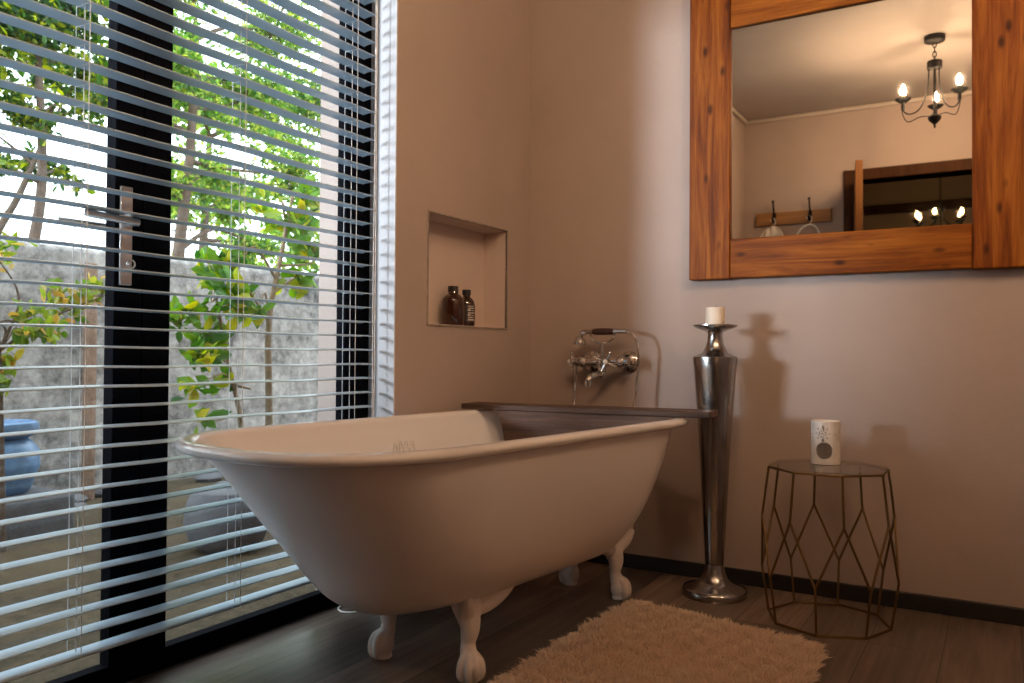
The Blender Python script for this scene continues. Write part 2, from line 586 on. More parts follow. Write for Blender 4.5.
NY0, NY1, NZ0, NZ1, ND = -0.686, -0.180, 0.898, 1.273, 0.105   # niche
mb = MB()
mb.prism([(0, JY + 0.006), (0, NY0), (-0.35, NY0), (-0.35, -0.835), (-0.215, -0.835), (-0.215, -0.785), (-0.17, -0.779)], -0.06, CEIL)
mb.box(-0.35, 0, NY0, NY1, -0.06, NZ0)
mb.box(-0.35, 0, NY0, NY1, NZ1, CEIL)
mb.box(-0.35, -ND, NY0, NY1, NZ0, NZ1)
mb.box(-0.35, 0, NY1, 0.0, -0.06, CEIL)
mb.box(-0.35, 0, OPEN_Y, JY + 0.006, OPEN_Z, CEIL)
mb.box(-0.35, 0, BACK_Y - 0.15, OPEN_Y, -0.06, CEIL)
struct(mb.build('wall_left', M['wall']), 'greige plaster wall with bottle niche beside the glazed door', 'wall')
# white painted reveal beside the blind
mb = MB()
mb.prism([(0.0, JY), (0.0, JY + 0.006), (-0.17, -0.779), (-0.17, -0.785)], 0.0, OPEN_Z)
struct(mb.build('trim_1', M['reveal']), 'white painted reveal beside the blind', 'reveal')
mb = MB()
t, e_ = 0.0, 0.0015
mb.box(-ND, -ND + e_, NY0, NY1, NZ0, NZ1)
mb.box(-ND + e_, -0.006, NY0, NY0 + e_, NZ0, NZ1); mb.box(-ND + e_, -0.006, NY1 - e_, NY1, NZ0, NZ1)
mb.box(-ND + e_, -0.006, NY0 + e_, NY1 - e_, NZ0, NZ0 + e_); mb.box(-ND + e_, -0.006, NY0 + e_, NY1 - e_, NZ1 - e_, NZ1)
struct(mb.build('trim_5', M['niche']), 'paler toned lining of the bottle niche', 'niche')
mb = MB()
t, w = 0.005, 0.007
for (y0, y1, z0, z1) in ((NY0 - w, NY1 + w, NZ0 - w, NZ0), (NY0 - w, NY1 + w, NZ1, NZ1 + w), (NY0 - w, NY0, NZ0, NZ1), (NY1, NY1 + w, NZ0, NZ1)):
    mb.box(-0.006, t - 0.002, y0, y1, z0, z1)
struct(mb.build('trim_2', M['bead'], bevel=0.0015), 'thin grey brown edge bead around the wall niche', 'trim')
mb = MB(); mb.box(ROOM_X, ROOM_X + 0.15, BACK_Y - 0.15, 0.0, -0.06, CEIL)
struct(mb.build('wall_right', M['wall']))
# wall behind the camera with the doorway
DX0, DX1, DZ = 0.80, 1.60, 2.02
mb = MB()
mb.box(0.0, DX0, BACK_Y - 0.15, BACK_Y, 0, CEIL)
mb.box(DX1, ROOM_X, BACK_Y - 0.15, BACK_Y, 0, CEIL)
mb.box(DX0, DX1, BACK_Y - 0.15, BACK_Y, DZ, CEIL)
struct(mb.build('wall_front', M['wall']), 'greige plaster wall with hook rail, seen in the mirror', 'wall')
mb = MB()
for a, b in (((0, BACK_Y, 0), 'x'), ((0, -0.03, 0), 'x')):
    y = a[1]
    mb.box(0.0, ROOM_X, y, y + 0.03, CEIL - 0.03, CEIL)
mb.box(0.0, 0.03, BACK_Y + 0.03, -0.03, CEIL - 0.03, CEIL)
struct(mb.build('trim_3', M['cornice'], bevel=0.01), 'pale cornice strip under the ceiling', 'cornice')
mb = MB(); mb.box(0.0, ROOM_X, -0.014, 0.0, 0, 0.052)
struct(mb.build('baseboard_back', M['skirting'], bevel=0.003), 'low black baseboard under the mirror wall', 'baseboard')
mb = MB(); mb.box(0.0, 0.014, JY, -0.014, 0, 0.052)
struct(mb.build('baseboard_left', M['skirting'], bevel=0.003), 'low black baseboard behind the bathtub', 'baseboard')

# hall beyond the doorway
mb = MB(); mb.box(-0.6, 3.0, -6.5, BACK_Y - 0.15, -0.06, 0.0)
struct(mb.build('floor_hall', M['floor']))
mb = MB()
mb.box(-0.7, 3.1, -6.6, -6.5, 0, 2.9); mb.box(-0.7, -0.6, -6.5, BACK_Y - 0.15, 0, 2.9); mb.box(3.0, 3.1, -6.5, BACK_Y - 0.15, 0, 2.9)
mb.box(-0.7, 0.0, BACK_Y - 0.2, BACK_Y - 0.1501, 0, 2.9); mb.box(0.0, 3.1, BACK_Y - 0.2, BACK_Y - 0.1501, CEIL, 2.9)
struct(mb.build('wall_hall', M['hall']), 'dim brown hall wall seen through the doorway in the mirror', 'wall')
mb = MB(); mb.box(-0.7, 3.1, -6.6, BACK_Y - 0.15, 2.9, 3.0)
struct(mb.build('ceiling_hall', M['hall']))
mb = MB(); mb.box(-0.6, 3.0, -6.5, -6.44, 2.28, 2.37)
struct(mb.build('trim_4', M['timber']), 'dark timber rail on the hall wall in the mirror', 'trim')

# timber door and frame behind the camera
mb = MB()
mb.box(DX0 - 0.105, DX0, BACK_Y - 0.15, BACK_Y + 0.03, 0, DZ + 0.075)
mb.box(DX1, DX1 + 0.105, BACK_Y - 0.15, BACK_Y + 0.03, 0, DZ + 0.075)
mb.box(DX0, DX1, BACK_Y - 0.15, BACK_Y + 0.03, DZ, DZ + 0.075)
dframe = struct(mb.build('door_2', M['timber'], bevel=0.004), 'dark timber door frame with its leaf swung open, in the mirror', 'door')
leaf_dir = Vector((0.10, 0.64, 0)).normalized()
ln = Vector((leaf_dir.y, -leaf_dir.x, 0))
h0 = Vector((DX0 - 0.035, BACK_Y + 0.035, 0))
c = [h0, h0 + leaf_dir * 0.68, h0 + leaf_dir * 0.68 + ln * 0.042, h0 + ln * 0.042]
mb = MB(); mb.prism([(p.x, p.y) for p in c], 0.01, DZ - 0.01)
mb.build('door_leaf', M['leafwood'], dframe, bevel=0.003)

# ------------------------------------------------------------------ black glazed door
FX0, FX1 = -0.205, -0.17
d1 = struct(thing('door_1', 'black framed glazed door and side panel behind the white blind', 'door', (FX1, -1.6, 0)))
def dpart(name, mb, m, **k):
    return mb.build(name, m, d1, **k)
def local(mb, o):
    mb.v = [(p[0] - o[0], p[1] - o[1], p[2] - o[2]) for p in mb.v]
    return mb
O1 = (FX1, -1.6, 0)
mb = MB()
mb.box(FX0, FX1, OPEN_Y, -0.78, -0.03, 0.012)           # threshold
mb.box(FX0, FX1, OPEN_Y, -0.78, OPEN_Z - 0.05, OPEN_Z)  # head
mb.box(FX0, FX1, -0.860, -0.779, 0.012, OPEN_Z - 0.05)  # side post
mb.box(FX0, FX1, OPEN_Y, OPEN_Y + 0.06, 0.012, OPEN_Z - 0.05)
dpart('outer_frame', local(mb, O1), M['black'], bevel=0.002)
def leaf(name, y0, y1, sl, sr):
    mb = MB()
    mb.box(FX0 + 0.002, FX1 + 0.004, y0, y0 + sl, 0.014, OPEN_Z - 0.052)
    mb.box(FX0 + 0.002, FX1 + 0.004, y1 - sr, y1, 0.014, OPEN_Z - 0.052)
    mb.box(FX0 + 0.002, FX1 + 0.004, y0 + sl, y1 - sr, 0.014, 0.054)
    mb.box(FX0 + 0.002, FX1 + 0.004, y0 + sl, y1 - sr, OPEN_Z - 0.12, OPEN_Z - 0.052)
    o = dpart(name, local(mb, O1), M['black'], bevel=0.002)
    g = MB(); g.box(-0.190, -0.185, y0 + sl, y1 - sr, 0.054, OPEN_Z - 0.12)
    local(g, O1).build('pane', M['pane'], o)
    return o
lf = leaf('door_leaf', OPEN_Y + 0.062, -1.636, 0.06, 0.073)
leaf('side_panel', -1.632, -0.862, 0.077, 0.045)
# handle: long plate, lever inside and outside, keyhole with key
mb = MB(); mb.box(FX1 + 0.004, FX1 + 0.011, -1.699, -1.667, 0.958, 1.196)
hp = local(mb, O1).build('handle_plate', M['steel'], lf, bevel=0.002)
mb = MB()
mb.tube([(FX1 + 0.010, -1.683, 1.107), (FX1 + 0.045, -1.683, 1.107)], 0.009)
mb.tube(smooth_path([(FX1 + 0.045, -1.676, 1.107), (FX1 + 0.047, -1.72, 1.108), (FX1 + 0.047, -1.815, 1.112)]), [0.009] * 12 + [0.007])
local(mb, O1).build('lever', M['steel'], hp, smooth=True)
mb = MB()
mb.tube([(FX0 + 0.002, -1.669, 1.107), (FX0 - 0.045, -1.669, 1.107)], 0.009)
mb.tube([(FX0 - 0.045, -1.662, 1.107), (FX0 - 0.047, -1.80, 1.107)], [0.009, 0.008])
local(mb, O1).build('outer_lever', M['steel'], lf, smooth=True)
mb = MB()
mb.tube([(FX1 + 0.010, -1.683, 1.008), (FX1 + 0.028, -1.683, 1.008)], 0.0025)
mb.tube([(FX1 + 0.030, -1.683 + 0.010 * math.cos(a), 1.008 + 0.010 * math.sin(a)) for a in np.linspace(0, 2 * PI, 14)[:-1]], 0.002, 6, closed=True)
local(mb, O1).build('key', M['steel'], hp, smooth=True)

# ------------------------------------------------------------------ venetian blind
BXF, BXB = -0.080, -0.130
BY0, BY1 = OPEN_Y + 0.02, -0.868
bl = thing('venetian_blind', 'white venetian blind of wide slats lowered over the black glazed door', 'blind', ((BXF + BXB) / 2, -1.6, 0.12))
OB = ((BXF + BXB) / 2, -1.6, 0.12)
LADDERS = (-0.955, -1.395, -1.832, -2.27)
V, Q = [], []
PITCH_S = 0.0449
nsl = 46
for k in range(1, nsl + 1):
    z = 0.136 + PITCH_S * k
    prof = []
    for s in np.linspace(-1, 1, 7):
        prof.append((OB[0] + s * 0.025, z + 0.0030 * (1 - s * s)))
    th = 0.0022
    ring = prof + [(x, zz - th) for x, zz in reversed(prof)]
    n = len(ring)
    ys = np.linspace(BY0, BY1, 25)
    base = len(V)
    jit = rng.normal(0, 0.0006)
    tilt = rng.normal(0, 0.012)
    for y in ys:
        # slats dip a little midway between ladders
        d = min(abs(y - l) for l in LADDERS)
        sag = -0.0022 * (1 - math.cos(min(d, 0.23) / 0.23 * PI)) * 0.5
        for x, zz in ring:
            V.append((x - OB[0], y - OB[1], zz + sag + jit + (x - OB[0]) * tilt - OB[2]))
    for i in range(len(ys) - 1):
        for j in range(n):
            a, b = base + i * n + j, base + i * n + (j + 1) % n
            Q.append((a, b, b + n, a + n))
    for e in (0, len(ys) - 1):
        for j in range(6):
            a = base + e * n
            Q.append((a + j, a + j + 1, a + n - 2 - j, a + n - 1 - j))
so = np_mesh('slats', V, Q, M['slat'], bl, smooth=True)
so.data.set_sharp_from_angle(angle=math.radians(50))
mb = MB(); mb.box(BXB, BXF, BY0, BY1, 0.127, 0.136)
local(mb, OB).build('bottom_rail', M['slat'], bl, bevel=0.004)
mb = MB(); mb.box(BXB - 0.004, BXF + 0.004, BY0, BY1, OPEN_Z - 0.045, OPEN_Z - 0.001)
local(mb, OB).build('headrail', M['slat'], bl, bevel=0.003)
for ly in LADDERS:
    mb = MB()
    for xx in (BXF + 0.001, BXB - 0.001):
        mb.tube([(xx, ly, 0.128), (xx, ly, OPEN_Z - 0.04)], 0.0009, 6)
    for k in range(1, nsl + 1):
        z = 0.136 + PITCH_S * k - 0.0032
        mb.tube([(BXF, ly, z), (BXB, ly, z)], 0.0008, 5)
    local(mb, OB).build('ladder_cord', M['cord'], bl)
    mb = MB(); mb.tube([(OB[0], ly + 0.004, 0.128), (OB[0], ly + 0.004, OPEN_Z - 0.04)], 0.0010, 6)
    local(mb, OB).build('lift_cord', M['cord'], bl)
# pull cords hanging on the room side near the right end
mb = MB()
mb.tube(smooth_path([(BXF + 0.012, -0.885, OPEN_Z - 0.03), (BXF + 0.013, -0.884, 1.6), (BXF + 0.012, -0.886, 1.0), (BXF + 0.014, -0.886, 0.30)]), 0.0016, 6)
mb.tube(smooth_path([(BXF + 0.012, -0.878, OPEN_Z - 0.03), (BXF + 0.014, -0.879, 1.5), (BXF + 0.013, -0.877, 0.9), (BXF + 0.014, -0.880, 0.26)]), 0.0016, 6)
local(mb, OB).build('pull_cord', M['cord'], bl)
mb = MB(); mb.lathe([(0.0, 1.745), (0.004, 1.748), (0.0045, 1.765), (0.002, 1.775), (0, 1.776)], 10, (BXF + 0.0135, -0.882, 0))
local(mb, OB).build('cord_toggle', M['cord'], bl, smooth=True)

# small loop of white cord on the floor
mb = MB()
mb.tube(smooth_path([(-0.130, -0.890, 0.003), (-0.146, -0.915, 0.003), (-0.135, -0.958, 0.003), (-0.103, -0.982, 0.003), (-0.071, -0.975, 0.003), (-0.045, -0.945, 0.003), (0.005, -0.918, 0.003), (0.06, -0.91, 0.003)]), 0.0026, 6)
tag(mb.build('cord', M['cord'], smooth=True), 'loose loop of thin white cord on the floor under the bathtub edge', 'cord')

# ------------------------------------------------------------------ bathtub
XC, YP, ANG = 0.411, -0.90, -0.12
def outline(hw, yf, yc, yb, n=2.55, rb=.25, N=64):
    rb = min(rb, hw * .98)
    th = np.linspace(-PI / 2, PI / 2, N)
    s, c = np.sin(th), np.abs(np.cos(th))
    P = list(zip(hw * np.sign(s) * np.abs(s) ** (2 / n), yc + (yf - yc) * c ** (2 / n)))
    P += [(hw, y) for y in np.linspace(yc, yb - rb, 22)[1:]]
    a = np.linspace(0, PI / 2, 18)
    P += [(hw - rb + rb * math.cos(t), yb - rb + rb * math.sin(t)) for t in a[1:]]
    P += [(-hw + rb - rb * math.sin(t), yb - rb + rb * math.cos(t)) for t in a]
    P += [(-hw, y) for y in np.linspace(yb - rb, yc, 22)[1:-1]]
    return P
RINGS = [(.585, .345, -1.755, -1.38, -.31), (.50, .336, -1.68, -1.33, -.335), (.40, .314, -1.60, -1.26, -.37),
         (.32, .286, -1.54, -1.18, -.40), (.26, .249, -1.50, -1.10, -.43), (.215, .200, -1.462, -1.02, -.465),
         (.186, .142, -1.405, -.95, -.51), (.168, .066, -1.29, -.9, -.58)]
tub = thing('bathtub', 'white freestanding clawfoot bathtub beside the blind', 'bathtub', (XC, YP, 0))
tub.rotation_euler = (0, 0, ANG)
def tub_surface(rings, close_bottom=True, k=5, inset=0.0):
    R = []
    for i, (a, b) in enumerate(zip(rings, rings[1:])):
        p = rings[max(i - 1, 0)]; q = rings[min(i + 2, len(rings) - 1)]
        for j in range(k):
            t = j / k
            R.append([0.5 * ((2 * y1) + (y2 - y0) * t + (2 * y0 - 5 * y1 + 4 * y2 - y3) * t * t + (3 * y1 - y0 - 3 * y2 + y3) * t ** 3) for y0, y1, y2, y3 in zip(p, a, b, q)])
    R.append(list(rings[-1]))
    return R
def rings_mesh(name, ringlist, m, parent, fill_last=True):
    V, F = [], []
    n = None
    for r in ringlist:
        P = outline(*r[1:])
        n = len(P)
        V += [(x, y - YP, r[0]) for x, y in P]
    for i in range(len(ringlist) - 1):
        for j in range(n):
            a, b = i * n + j, i * n + (j + 1) % n
            F.append((a, b, b + n, a + n))
    mb = MB(); mb.add(V, F)
    if fill_last:
        o = (len(ringlist) - 1) * n
        mb.f.append(tuple(o + j for j in range(n)))
    return mb.build(name, m, parent, smooth=True, angle=60)
outer = tub_surface(RINGS)
body = rings_mesh('tub_body', outer, M['enamel_out'], tub)
# rolled rim and inside as one enamel surface
HW, YF, YC, YB = .354, -1.790, -1.391, -.275
rr = 0.020
zc = 0.595
seq = []
for a in np.linspace(-95, 190, 16):
    t = math.radians(a)
    d = rr * math.cos(t)
    seq.append((zc + rr * 0.68 * math.sin(t), HW + d, YF - d, YC, YB + d))
inn = []
for (z, hw, yf, yc, yb) in tub_surface([(.565, .330, -1.735, -1.37, -.322), (.46, .314, -1.64, -1.30, -.362), (.36, .288, -1.56, -1.22, -.40),
        (.28, .250, -1.50, -1.13, -.43), (.23, .196, -1.445, -1.03, -.475), (.203, .125, -1.37, -.95, -.52), (.194, .056, -1.24, -.9, -.59)]):
    inn.append((z, hw, yf, yc, yb))
seq = [(.578, .344, -1.75, -1.38, -.312)] + seq
lining = rings_mesh('rim_and_lining', seq + inn, M['enamel'], tub)
lining['label'] = 'glossy white enamel rolled rim and lining'

# cast ornament on the far inner side
mb = MB()
def bump_bar(y0, z0, y1, z1, r):
    X = -0.3225
    mb.tube([(X - 0.012 * 0 + (0.545 - z0) * 0.10, y0, z0), (X + (0.545 - (z0 + z1) / 2) * 0.10 + 0.001, (y0 + y1) / 2, (z0 + z1) / 2 + 0.002), (X + (0.545 - z1) * 0.10, y1, z1)], [r * 0.6, r, r * 0.6], 8)
yy0 = -0.105
for i, (a, b, c_, d_) in enumerate([(0, .0, .012, .03), (.012, .03, .024, .002), (.030, .0, .030, .034), (.037, .032, .048, .0), (.048, .0, .056, .03), (.060, .030, .072, .0), (.072, .0, .082, .032), (.058, .012, .085, .012), (.088, .03, .094, .002)]):
    bump_bar(yy0 + a, 0.500 + b, yy0 + c_, 0.500 + d_, 0.0035)
mb.build('cast_ornament', M['enamel'], tub, smooth=True)
# drain
mb = MB(); mb.lathe([(0.03, 0), (0.03, 0.003), (0.024, 0.005), (0, 0.004)], 20, (0, -0.55 - YP, 0.1895))
mb.build('drain', M['chrome'], tub, smooth=True)

# claw feet
def make_foot(sx, sy, at):
    """sx: which side it faces, sy: which end; local coordinates of the tub"""
    mb = MB()
    x, y = at
    # cabriole shaft from tub skin down to the ankle, then ball and claw
    path = smooth_path([(x - 0.030 * sx, y - 0.01 * sy, 0.215), (x - 0.005 * sx, y, 0.175), (x + 0.012 * sx, y + 0.004 * sy, 0.130), (x + 0.008 * sx, y + 0.006 * sy, 0.090), (x + 0.014 * sx, y + 0.010 * sy, 0.055)], 5)
    k = len(path)
    rad = []
    for i in range(k):
        t = i / (k - 1)
        rad.append(np.interp(t, [0, .25, .5, .75, 1], [0.038, 0.036, 0.026, 0.0185, 0.023]))
    mb.tube(path, list(rad), 14)
    b = Vector((x + 0.020 * sx, y + 0.014 * sy, 0.036))
    mb.ball(b, 0.0305, 18, 12, (0.95, 0.95, 1.05))
    for ang in (-62, -20, 22, 64):
        d0 = math.atan2(sy * 0.75, sx)
        a = d0 + math.radians(ang)
        u = Vector((math.cos(a), math.sin(a), 0))
        top = Vector((x + 0.012 * sx, y + 0.008 * sy, 0.078))
        toe = smooth_path([top, b + u * 0.025 + Vector((0, 0, 0.020)), b + u * 0.032 + Vector((0, 0, -0.006)), b + u * 0.029 + Vector((0, 0, -0.024)), b + u * 0.018 + Vector((0, 0, -0.031))], 4)
        kk = len(toe)
        mb.tube(toe, [float(np.interp(i / (kk - 1), [0, .35, .6, 1], [0.008, 0.0098, 0.009, 0.005])) for i in range(kk)], 8)
    mb.lathe([(0, 0.0), (0.022, 0.0), (0.025, 0.005), (0.020, 0.016), (0, 0.018)], 16, (b.x, b.y, 0))
    # wing bracket sweeping up the tub side, both ways but longer towards the middle of the tub
    for s, L in ((-sy, 0.135), (sy, 0.055)):
        for g, rr_ in ((0.0, 0.020), (0.028, 0.018), (0.052, 0.014)):
            lo = [(x - 0.004 * sx, y + s * 0.010, 0.165 - g * 0.1), (x + 0.016 * sx, y + s * L * 0.40, 0.172 + g), (x + 0.034 * sx, y + s * L * 0.75, 0.196 + g * 1.1), (x + 0.044 * sx, y + s * L, 0.225 + g * 0.9)]
            pp = smooth_path(lo, 5)
            kk = len(pp)
            mb.tube(pp, [float(np.interp(i / (kk - 1), [0, .5, 1], [rr_ * 1.25, rr_, rr_ * 0.5])) for i in range(kk)], 8)
    o = mb.build('claw_foot', M['iron_foot'], tub, smooth=True)
    rm = o.modifiers.new('remesh', 'REMESH'); rm.mode = 'VOXEL'; rm.voxel_size = 0.0032; rm.use_smooth_shade = True
    sm = o.modifiers.new('smooth', 'SMOOTH'); sm.factor = 0.5; sm.iterations = 2
    return o
FEET = [(1, -1, (0.136, -0.287)), (-1, -1, (-0.103, -0.310)), (1, 1, (0.078, 0.505)), (-1, 1, (-0.100, 0.545))]
for f_ in FEET:
    make_foot(*f_)

# ------------------------------------------------------------------ bath board
bd = thing('bath_board', 'dark stained wooden board laid across the tap end of the bathtub', 'board', (0.465, -0.45, 0.6090))
bd.rotation_euler = (0, 0, 0.10)
mb = MB()
L0, L1 = -0.425, 0.425
mb.box(L0, L1, -0.065, 0.065, 0.0, 0.019)
mb.build('board_top', M['board'], bd, bevel=0.003)
def apron(y0, y1):
    mb = MB()
    pts = []
    a0, a1 = -0.285, 0.315
    pts += [(a0 - 0.02, 0.0), (a0 + 0.005, -0.02), (a0 + 0.015, -0.06)]
    for t in np.linspace(0, PI / 2, 6):
        pts.append((a0 + 0.055 - 0.035 * math.cos(t), -0.085 - 0.035 * math.sin(t)))
    pts += [(0.12, -0.120), (0.18, -0.11), (0.23, -0.06), (0.27, -0.025), (a1 - 0.005, -0.014), (a1, 0.0)]
    n = len(pts)
    v = [(x, y0, z) for x, z in pts] + [(x, y1, z) for x, z in pts]
    f = [tuple(range(n)), tuple(range(2 * n - 1, n - 1, -1))] + [(i, (i + 1) % n, n + (i + 1) % n, n + i) for i in range(n)]
    mb.add(v, f)
    mb.build('apron', M['board'], bd, bevel=0.002)
apron(-0.062, -0.040)

# ------------------------------------------------------------------ bath mixer on the wall
mx_ = thing('bath_mixer_tap', 'chrome wall mounted bath mixer with handset above the bathtub', 'tap', (0.36, -0.08, 0.77))
OM = (0.36, -0.08, 0.77)
def mpart(name, mb, m, parent=mx_, **k):
    return local(mb, OM).build(name, m, parent, smooth=True, **k)
RY = Matrix.Rotation(PI / 2, 3, 'X')
for fx in (0.285, 0.44):
    mb = MB()
    mb.lathe([(0, 0), (0.040, 0), (0.041, 0.006), (0.036, 0.012), (0.026, 0.018), (0.016, 0.022), (0.014, 0.05), (0.013, 0.085), (0, 0.085)], 24, (fx, -0.0005, 0.772), RY)
    mpart('wall_flange', mb, M['chrome'])
mb = MB()
mb.tube([(0.255, -0.085, 0.772), (0.47, -0.085, 0.772)], 0.0165, 16)
for fx in (0.285, 0.362, 0.44):
    mb.ball((fx, -0.085, 0.772), 0.024, 16, 10, (0.9, 1, 1))
mb.tube([(0.362, -0.085, 0.772), (0.362, -0.085, 0.728)], 0.015, 14)
mb.ball((0.362, -0.087, 0.728), 0.018)
mpart('mixer_body', mb, M['chrome'])
mb = MB()
mb.tube(smooth_path([(0.362, -0.088, 0.730), (0.354, -0.125, 0.724), (0.346, -0.155, 0.715), (0.343, -0.164, 0.700)]), 0.0115, 12)
mb.lathe([(0.010, 0), (0.0145, 0.0), (0.0145, 0.018), (0.011, 0.02)], 14, (0.343, -0.164, 0.683))
mpart('spout', mb, M['chrome'])
def cross_handle(cx, cy, cz, axis):
    mb = MB()
    a = Vector(axis).normalized()
    u = a.orthogonal().normalized(); w_ = a.cross(u)
    c0 = Vector((cx, cy, cz))
    mb.tube([c0 - a * 0.030, c0 + a * 0.008], [0.012, 0.011], 12)
    for t in (0.35, 0.35 + PI / 2, 0.35 + PI, 0.35 + 1.5 * PI):
        d = u * math.cos(t) + w_ * math.sin(t)
        mb.tube([c0, c0 + d * 0.022, c0 + d * 0.034], [0.0055, 0.0045, 0.004], 8)
        mb.ball(c0 + d * 0.036, 0.0068, 10, 8)
    h = mpart('cross_handle', mb, M['chrome'])
    mb = MB(); mb.ball(c0 + a * 0.009, 0.009, 12, 8, (1, 1, 1))
    mpart('handle_button', mb, M['porcelain'], h)
cross_handle(0.243, -0.095, 0.772, (-1, -0.35, 0))
cross_handle(0.408, -0.150, 0.772, (0.15, -1, 0.1))
# cradle
mb = MB()
mb.tube([(0.362, -0.085, 0.79), (0.362, -0.085, 0.842)], 0.0065, 10)
mb.tube(smooth_path([(0.312, -0.085, 0.879), (0.318, -0.085, 0.862), (0.340, -0.085, 0.847), (0.362, -0.085, 0.843), (0.386, -0.085, 0.847), (0.408, -0.085, 0.862), (0.414, -0.085, 0.879)]), 0.0042, 8)
mpart('cradle', mb, M['chrome'])
hs = mpart('handset', MB().tube([(0.290, -0.085, 0.884), (0.33, -0.085, 0.885), (0.40, -0.085, 0.885), (0.425, -0.085, 0.886), (0.462, -0.085, 0.886)], [0.008, 0.010, 0.0105, 0.009, 0.0075], 12), M['chrome'])
mpart('handset_head', MB().tube(smooth_path([(0.296, -0.085, 0.884), (0.281, -0.086, 0.880), (0.273, -0.090, 0.866)]), 0.011, 12)
      .lathe([(0, 0.0), (0.024, 0.0), (0.0255, 0.005), (0.022, 0.018), (0.013, 0.030), (0, 0.034)], 18, (0.272, -0.092, 0.836)), M['chrome'], hs)
mpart('grip', MB().tube([(0.325, -0.085, 0.885), (0.337, -0.085, 0.885), (0.367, -0.085, 0.885), (0.398, -0.085, 0.885), (0.410, -0.085, 0.885)], [0.0105, 0.0125, 0.0135, 0.0125, 0.0105], 14), M['gripwood'], hs)
mb = MB()
mb.tube(smooth_path([(0.460, -0.085, 0.886), (0.485, -0.085, 0.875), (0.502, -0.085, 0.845), (0.508, -0.085, 0.80), (0.504, -0.085, 0.72), (0.494, -0.09, 0.62), (0.47, -0.13, 0.50), (0.40, -0.20, 0.42),
                    (0.30, -0.20, 0.42), (0.262, -0.13, 0.50), (0.250, -0.09, 0.62), (0.2535, -0.085, 0.70), (0.256, -0.085, 0.760)], 10), 0.0052, 8)
mpart('hose', mb, M['chrome'])

# ------------------------------------------------------------------ candle stand and candle
SX, SY = 0.822, -0.185
st = thing('candle_stand', 'tall tapered polished metal candle stand on the floor behind the bathtub', 'candle stand', (SX, SY, 0))
mb = MB(); mb.lathe([(0, 0), (0.104, 0), (0.106, 0.004), (0.106, 0.020), (0.102, 0.026), (0.090, 0.030), (0.062, 0.040), (0.045, 0.055), (0.036, 0.075), (0.031, 0.095), (0.0295, 0.105), (0, 0.105)], 48)
mb.build('base', M['aluminium'], st, smooth=True)
mb = MB(); mb.lathe([(0, 0.104), (0.030, 0.104), (0.031, 0.115), (0.036, 0.20), (0.046, 0.40), (0.058, 0.60), (0.069, 0.75), (0.0735, 0.788), (0.0725, 0.794), (0.062, 0.799), (0.042, 0.808), (0.031, 0.828), (0.026, 0.845), (0.0235, 0.870), (0.026, 0.878), (0, 0.878)], 48)
mb.build('vase_body', M['aluminium'], st, smooth=True)
mb = MB(); mb.lathe([(0, 0.876), (0.024, 0.877), (0.045, 0.884), (0.066, 0.892), (0.0735, 0.898), (0.0735, 0.901), (0.064, 0.897), (0.04, 0.891), (0, 0.889)], 48)
mb.build('dish', M['aluminium'], st, smooth=True)
cn = thing('pillar_candle', 'short cream pillar candle on the tall metal candle stand', 'candle', (SX, SY, 0.8905))
mb = MB(); mb.lathe([(0, 0), (0.0315, 0), (0.0315, 0.066), (0.0305, 0.069), (0.024, 0.067), (0.010, 0.064), (0, 0.063)], 28)
mb.build('wax_body', M['wax'], cn, smooth=True)
mb = MB(); mb.tube([(0, 0, 0.062), (0.001, 0, 0.070), (0.004, 0.001, 0.075)], 0.0012, 6)
mb.build('wick', M['wick'], cn)

# ------------------------------------------------------------------ wire side table
TX, TY, TZ = 1.194, -0.262, 0.465
tb = thing('wire_side_table', 'gold geometric wire side table with glass top beside the candle stand', 'side table', (TX, TY, 0))
def pol(r, deg, z):
    return (r * math.cos(math.radians(deg)), r * math.sin(math.radians(deg)), z)
RT, R1, R2, RB, Z1, Z2 = 0.174, 0.192, 0.196, 0.176, 0.316, 0.140
rw = 0.0036
TA = [-157.5 + 45 * i for i in range(8)]
BA = [-135 + 45 * i for i in range(8)]
mb = MB(); mb.tube([pol(RT, a, TZ - 0.006) for a in TA], rw, 8, closed=True); mb.build('top_ring', M['goldwire'], tb, smooth=True)
mb = MB(); mb.tube([pol(RB, a, 0.004) for a in BA], rw, 8, closed=True); mb.build('bottom_ring', M['goldwire'], tb, smooth=True)
for i in range(8):
    mb = MB()
    mb.tube([pol(RT, TA[i], TZ - 0.006), pol(R1, TA[i], Z1)], rw, 8)
    mb.tube([pol(R1, TA[i], Z1), pol(R2, TA[i] - 22.5, Z2)], rw, 8)
    mb.tube([pol(R1, TA[i], Z1), pol(R2, TA[i] + 22.5, Z2)], rw, 8)
    mb.tube([pol(R2, TA[i] + 22.5, Z2), pol(RB, TA[i] + 22.5, 0.004)], rw, 8)
    mb.build('forked_leg', M['goldwire'], tb, smooth=True)
mb = MB(); mb.prism([pol(RT - 0.002, a, 0)[:2] for a in TA], TZ - 0.0022, TZ + 0.0028)
mb.build('glass_top', M['tableglass'], tb)

